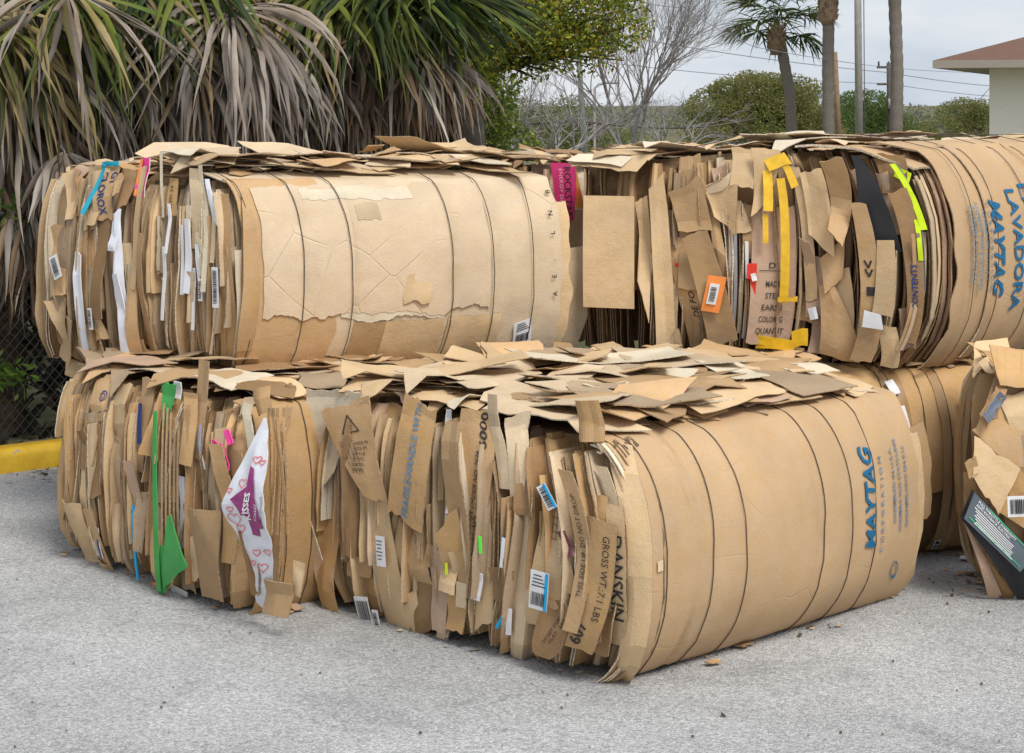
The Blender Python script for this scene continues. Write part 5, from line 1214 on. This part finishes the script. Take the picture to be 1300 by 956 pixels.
far_tree('dull green tree low behind the tall leafless tree', 760, 70, [(770, 190, 70, 2.2, 1.6, .9), (700, 185, 70, 1.8, 1.5, 1.0), (830, 205, 70, 2.0, 1.5, .6), (650, 160, 70, 1.5, 1.3, 1.2), (720, 150, 71, 1.2, 1.2, .9)], 26000, .055, [LG2, LG4, LG3], 8.1)
# far-off wood behind everything
mb = MB(); bb = []
for k in range(46):
    px = -400 + k * 46; D = 105 + rnd(-5, 8); p = P3(px, 0, D); hh = .85 + .2 * nz(k * .9, 2); bb.append((p.x, p.y, hh, 2.4, 2., hh * .9))
leaves(mb, bb, 26000, .13, 1, 4.4, .3); tag(mb.build('far_wood', [leaf_mat('hazy_distant_leaves', (.17, .20, .13), (.20, .21, .14), .3, trans=.4, vr=(.9, 1.1))]), 'far-off band of woodland low on the horizon', 'woodland', kind='stuff')  # distance haze put into the pale grey-green leaf colour

# ================================================================== TALL PALMS
TP = plain_mat('palm_trunk_grey', (.20, .175, .15), .95, .25, 30, .1, bump=.015)
def tall_palm(label, pts_px, D, wpx, seed, n=22, L=.9, low=-.45):
    R.seed(seed); pts = [P3(x, y, D) for x, y in pts_px]; base = pts[0].copy(); base.z = 0; pts[0] = base
    root = empty('tall_palm', base, label, 'palm tree', 'tall palms beyond the bales'); r_ = wpx / F * D / 2
    mb = MB(); fine = []
    for a, c in zip(pts, pts[1:]):
        for k in range(14): fine.append(a.lerp(c, k / 14))
    fine.append(pts[-1]); mb.tube(fine, [r_ * (1 + .05 * math.sin(k * 2.1) + .05 * nz(k * .7, seed)) for k in range(len(fine))], 10); mb.build('trunk', TP, root)
    top = pts[-1]
    mb = MB(); hp = [top + Vector((0, 0, z * r_ * 2)) for z in (-2.0, -1.4, -.6, .2, .9)]; mb.tube(hp, [r_, r_ * 1.45, r_ * 1.6, r_ * 1.4, r_ * .6], 10, 0, cap=True)
    for k in range(70):
        a = rnd(0, 6.28); z = rnd(-1.9, .7) * r_ * 2; p = top + Vector((math.cos(a) * r_ * 1.35, math.sin(a) * r_ * 1.35, z)); mb.tube([p, p + Vector((math.cos(a) * .5, math.sin(a) * .5, 1)) * r_ * .9], r_ * .22, 3, 0, r_ * .1)
    mb.build('leaf_base_boots', plain_mat('old_leaf_bases', (.30, .21, .14), .95, .4, 12), root)
    ct = top + Vector((0, 0, r_ * 2))
    for k in range(n):
        a = 6.28 * k / n * 2.4 + rnd(-.2, .2); el = low + (1.25 - low) * (k / n); d = Vector((math.cos(a) * math.cos(el), math.sin(a) * math.cos(el), math.sin(el)))
        H_ = ct + d * L * .8; mb = MB(); frond(mb, ct, H_, L * .85, 26, 1.7, .22, (3, 3, 4), d + Vector((0, 0, -.35)), wd=.045 * L); mb.build('frond', FM4, root)
tall_palm('short leaning palm whose green crown shows left of the other trunks', [(1008, 215), (1005, 180), (1003, 120), (993, 65), (986, 42)], 46, 14, 21, L=1.05)
tall_palm('straight palm trunk left of the pale pole, its crown cut by the top edge', [(1053, 215), (1052, 170), (1051, 90), (1052, 28), (1051, 2)], 44, 15, 22, L=1.05, low=.45)
tall_palm('rightmost palm trunk, straight and grey, left of the house', [(1139, 215), (1138, 170), (1139, 90), (1136, 5), (1135, -60)], 43, 16, 23, L=1.1)
R.seed(99)

# ================================================================== POLES AND LINES
PCON = plain_mat('pale_weathered_pole', (.36, .34, .31), .9, .15, 8); PBR = plain_mat('brown_wood_pole', (.22, .15, .09), .9, .2, 8); PDK = plain_mat('dark_wood_pole', (.09, .075, .065), .9, .2, 8); PGR = plain_mat('greenish_pole', (.15, .18, .15), .9, .15, 8)
def pole(label, x0, x1, ytop, D, wpx, mat, arm=None):
    a = P3(x0, 200, D); c = P3(x1, ytop, D); dr = (c - a).normalized(); base = a - dr * (a.z / dr.z); root = empty('utility_pole', base, label, 'utility pole', 'utility poles beyond the bales')
    mb = MB(); r_ = wpx / F * D / 2; mb.tube([base, base.lerp(c, .5), c], [r_ * 1.05, r_, r_ * .85], 10, cap=True); mb.build('pole_shaft', mat, root); return root, c
rt, c = pole('tall pale pole between the two straight palm trunks', 1091, 1088, -120, 48, 9.5, PCON)
pt = []; mb = MB(); mb.tube([P3(1098, 200, 47.8), P3(1097, 60, 47.8), P3(1096, -100, 47.8)], .012, 4); mb.build('cable', PDK, rt)
rt, c = pole('leaning brown pole right of the left straight palm trunk', 1066, 1060, 66, 56, 7, PBR)
rt, c = pole('dark pole with a short crossarm just left of the rightmost palm trunk', 1130, 1128, 80, 66, 6, PDK)
mb = MB()
for z in (.15, .75): mb.box(c + Vector((-.1, 0, -z)), (.62, .1, .09), 0)
mb.build('crossarm', PDK, rt)
mb = MB()
for x in (-.35, .0): mb.tube([c + Vector((x, 0, -.12)), c + Vector((x, 0, .06))], .035, 6, cap=True)
mb.build('insulator', PDK, rt)
mb = MB(); mb.tube([P3(1131, 138, 65.8), P3(1131, 125, 65.8)], .10, 8, cap=True); mb.build('transformer', PCON, rt)
rt, c = pole('greenish pole rising among the leafless twigs, carrying a dark splice case on its cable', 742, 734, 50, 38, 7.5, PGR)
mb = MB(); mb.box(P3(733, 154, 37.8), (.16, .08, .10)); mb.build('junction_box', PDK, rt)
# street lamp arm far behind
base = P3(755, 0, 52); base.z = 0; rt = empty('street_lamp', base, 'distant street lamp with a pale flat head beside the tall leafless tree', 'street lamp')
mb = MB(); mb.tube([base, P3(755, 112, 52), P3(760, 107, 52), P3(772, 105, 52)], .04, 6); mb.build('lamp_post', PCON, rt)
mb = MB(); q = P3(778, 105, 52); mb.tube([q + Vector((-.2, 0, 0)), q + Vector((-.05, 0, .03)), q + Vector((.2, 0, 0))], [.03, .075, .04], 8, cap=True); mb.build('lamp_head', plain_mat('lamp_housing', (.5, .52, .54)), rt)
def cable(label, pts, r, mat=PDK):
    P = [P3(*p) for p in pts]; fine = []
    for a, c in zip(P, P[1:]):
        for k in range(12):
            t_ = k / 12; q = a.lerp(c, t_); q.z -= (a - c).length * .02 * 4 * t_ * (1 - t_) * .5; fine.append(q)
    fine.append(P[-1]); mb = MB(); mb.tube(fine, r, 4); tag(mb.build('overhead_cable', mat, origin=P[0]), label, 'cable', 'overhead cables')
cable('thick cable running through the leafless twigs with a dark splice case', [(560, 158, 37), (733, 153, 38), (960, 150, 60)], .022)
cable('thin cable sweeping down from the top centre towards the leaning palm', [(790, -5, 30), (870, 10, 34), (960, 60, 40), (1300, 90, 60)], .007, plain_mat('faded_cable', (.25, .26, .28)))
cable('higher pale cable crossing the sky behind the palm trunks', [(760, 40, 60), (1128, 92, 66), (1400, 110, 90)], .016, plain_mat('pale_cable', (.30, .32, .35)))
cable('lower pale cable crossing the sky behind the palm trunks', [(760, 78, 60), (1128, 106, 66), (1400, 122, 90)], .014, plain_mat('grey_cable', (.30, .32, .35)))

# ================================================================== HOUSE
D = 37.; c = P3(1256, 0, D); c.z = 0
hs = empty('house', c, 'cream house with a reddish brown hip roof at the right edge', 'house')
WALLM = plain_mat('cream_stucco', (.88, .85, .76), .9, .05, 30, .2, bump=.004); ROOFM, t, b = newmat('brown_shingles')
tcn = N(t, 'ShaderNodeTexCoord'); br = N(t, 'ShaderNodeTexBrick', Scale=5., Color1=(.20, .105, .07, 1), Color2=(.15, .08, .055, 1), Mortar=(.10, .055, .045, 1)); br.inputs['Mortar Size'].default_value = .03; br.inputs['Brick Width'].default_value = .35; br.inputs['Row Height'].default_value = .2
t.links.new(tcn.outputs['Object'], br.inputs['Vector']); t.links.new(br.outputs[0], b.inputs['Base Color']); b.inputs['Roughness'].default_value = .95
ez = P3(0, 84, D).z; Wd, Dp, ov_ = 11., 8., .98
HR = math.radians(-21)
def lz(x, y, z): return Vector((c.x + x * math.cos(HR) - y * math.sin(HR), c.y + x * math.sin(HR) + y * math.cos(HR), z))
mb = MB()
for (x0, y0, x1, y1) in ((0, 0, Wd, 0), (Wd, 0, Wd, Dp), (Wd, Dp, 0, Dp), (0, Dp, 0, 0)):
    mb.f([mb.v(lz(x0, y0, 0)), mb.v(lz(x1, y1, 0)), mb.v(lz(x1, y1, ez + .02)), mb.v(lz(x0, y0, ez + .02))])
mb.build('wall', WALLM, hs)
mb = MB(); rh = ez + .10; pk = rh + 1.55
cs = [lz(-ov_, -ov_, rh), lz(Wd + ov_, -ov_, rh), lz(Wd + ov_, Dp + ov_, rh), lz(-ov_, Dp + ov_, rh)]; r1 = lz(Dp / 2, Dp / 2, pk); r2 = lz(Wd - Dp / 2, Dp / 2, pk)
for q in ((cs[0], cs[1], r2, r1), (cs[1], cs[2], r2), (cs[2], cs[3], r1, r2), (cs[3], cs[0], r1)): mb.f([mb.v(p) for p in q])
rf = mb.build('roof', ROOFM, hs)
mb = MB(); FAS = plain_mat('taupe_fascia', (.33, .29, .24), .7, .05)
for (p, q) in ((cs[0], cs[1]), (cs[1], cs[2]), (cs[2], cs[3]), (cs[3], cs[0])):
    mb.f([mb.v(p + Vector((0, 0, -.15))), mb.v(q + Vector((0, 0, -.15))), mb.v(q + Vector((0, 0, .004))), mb.v(p + Vector((0, 0, .004)))])
mb.build('fascia', FAS, rf)
mb = MB(); mb.f([mb.v(p + Vector((0, 0, -.148))) for p in cs]); mb.build('soffit', plain_mat('soffit_board', (.42, .38, .32), .8, .05), rf)
for wx in (3.0, 7.2):
    mb = MB(); mb.box(lz(wx, -.02, 1.25), (1.3, .06, 1.1), 0, HR); wn = mb.build('window', plain_mat('window_frame_white', (.7, .7, .68)), hs)
    mb = MB(); mb.box(lz(wx, -.052, 1.25), (1.14, .01, .94), 0, HR); mb.build('pane', plain_mat('window_glass', (.05, .07, .09), .08, .05, 3, .6), wn)
print('objects', len(bpy.data.objects))
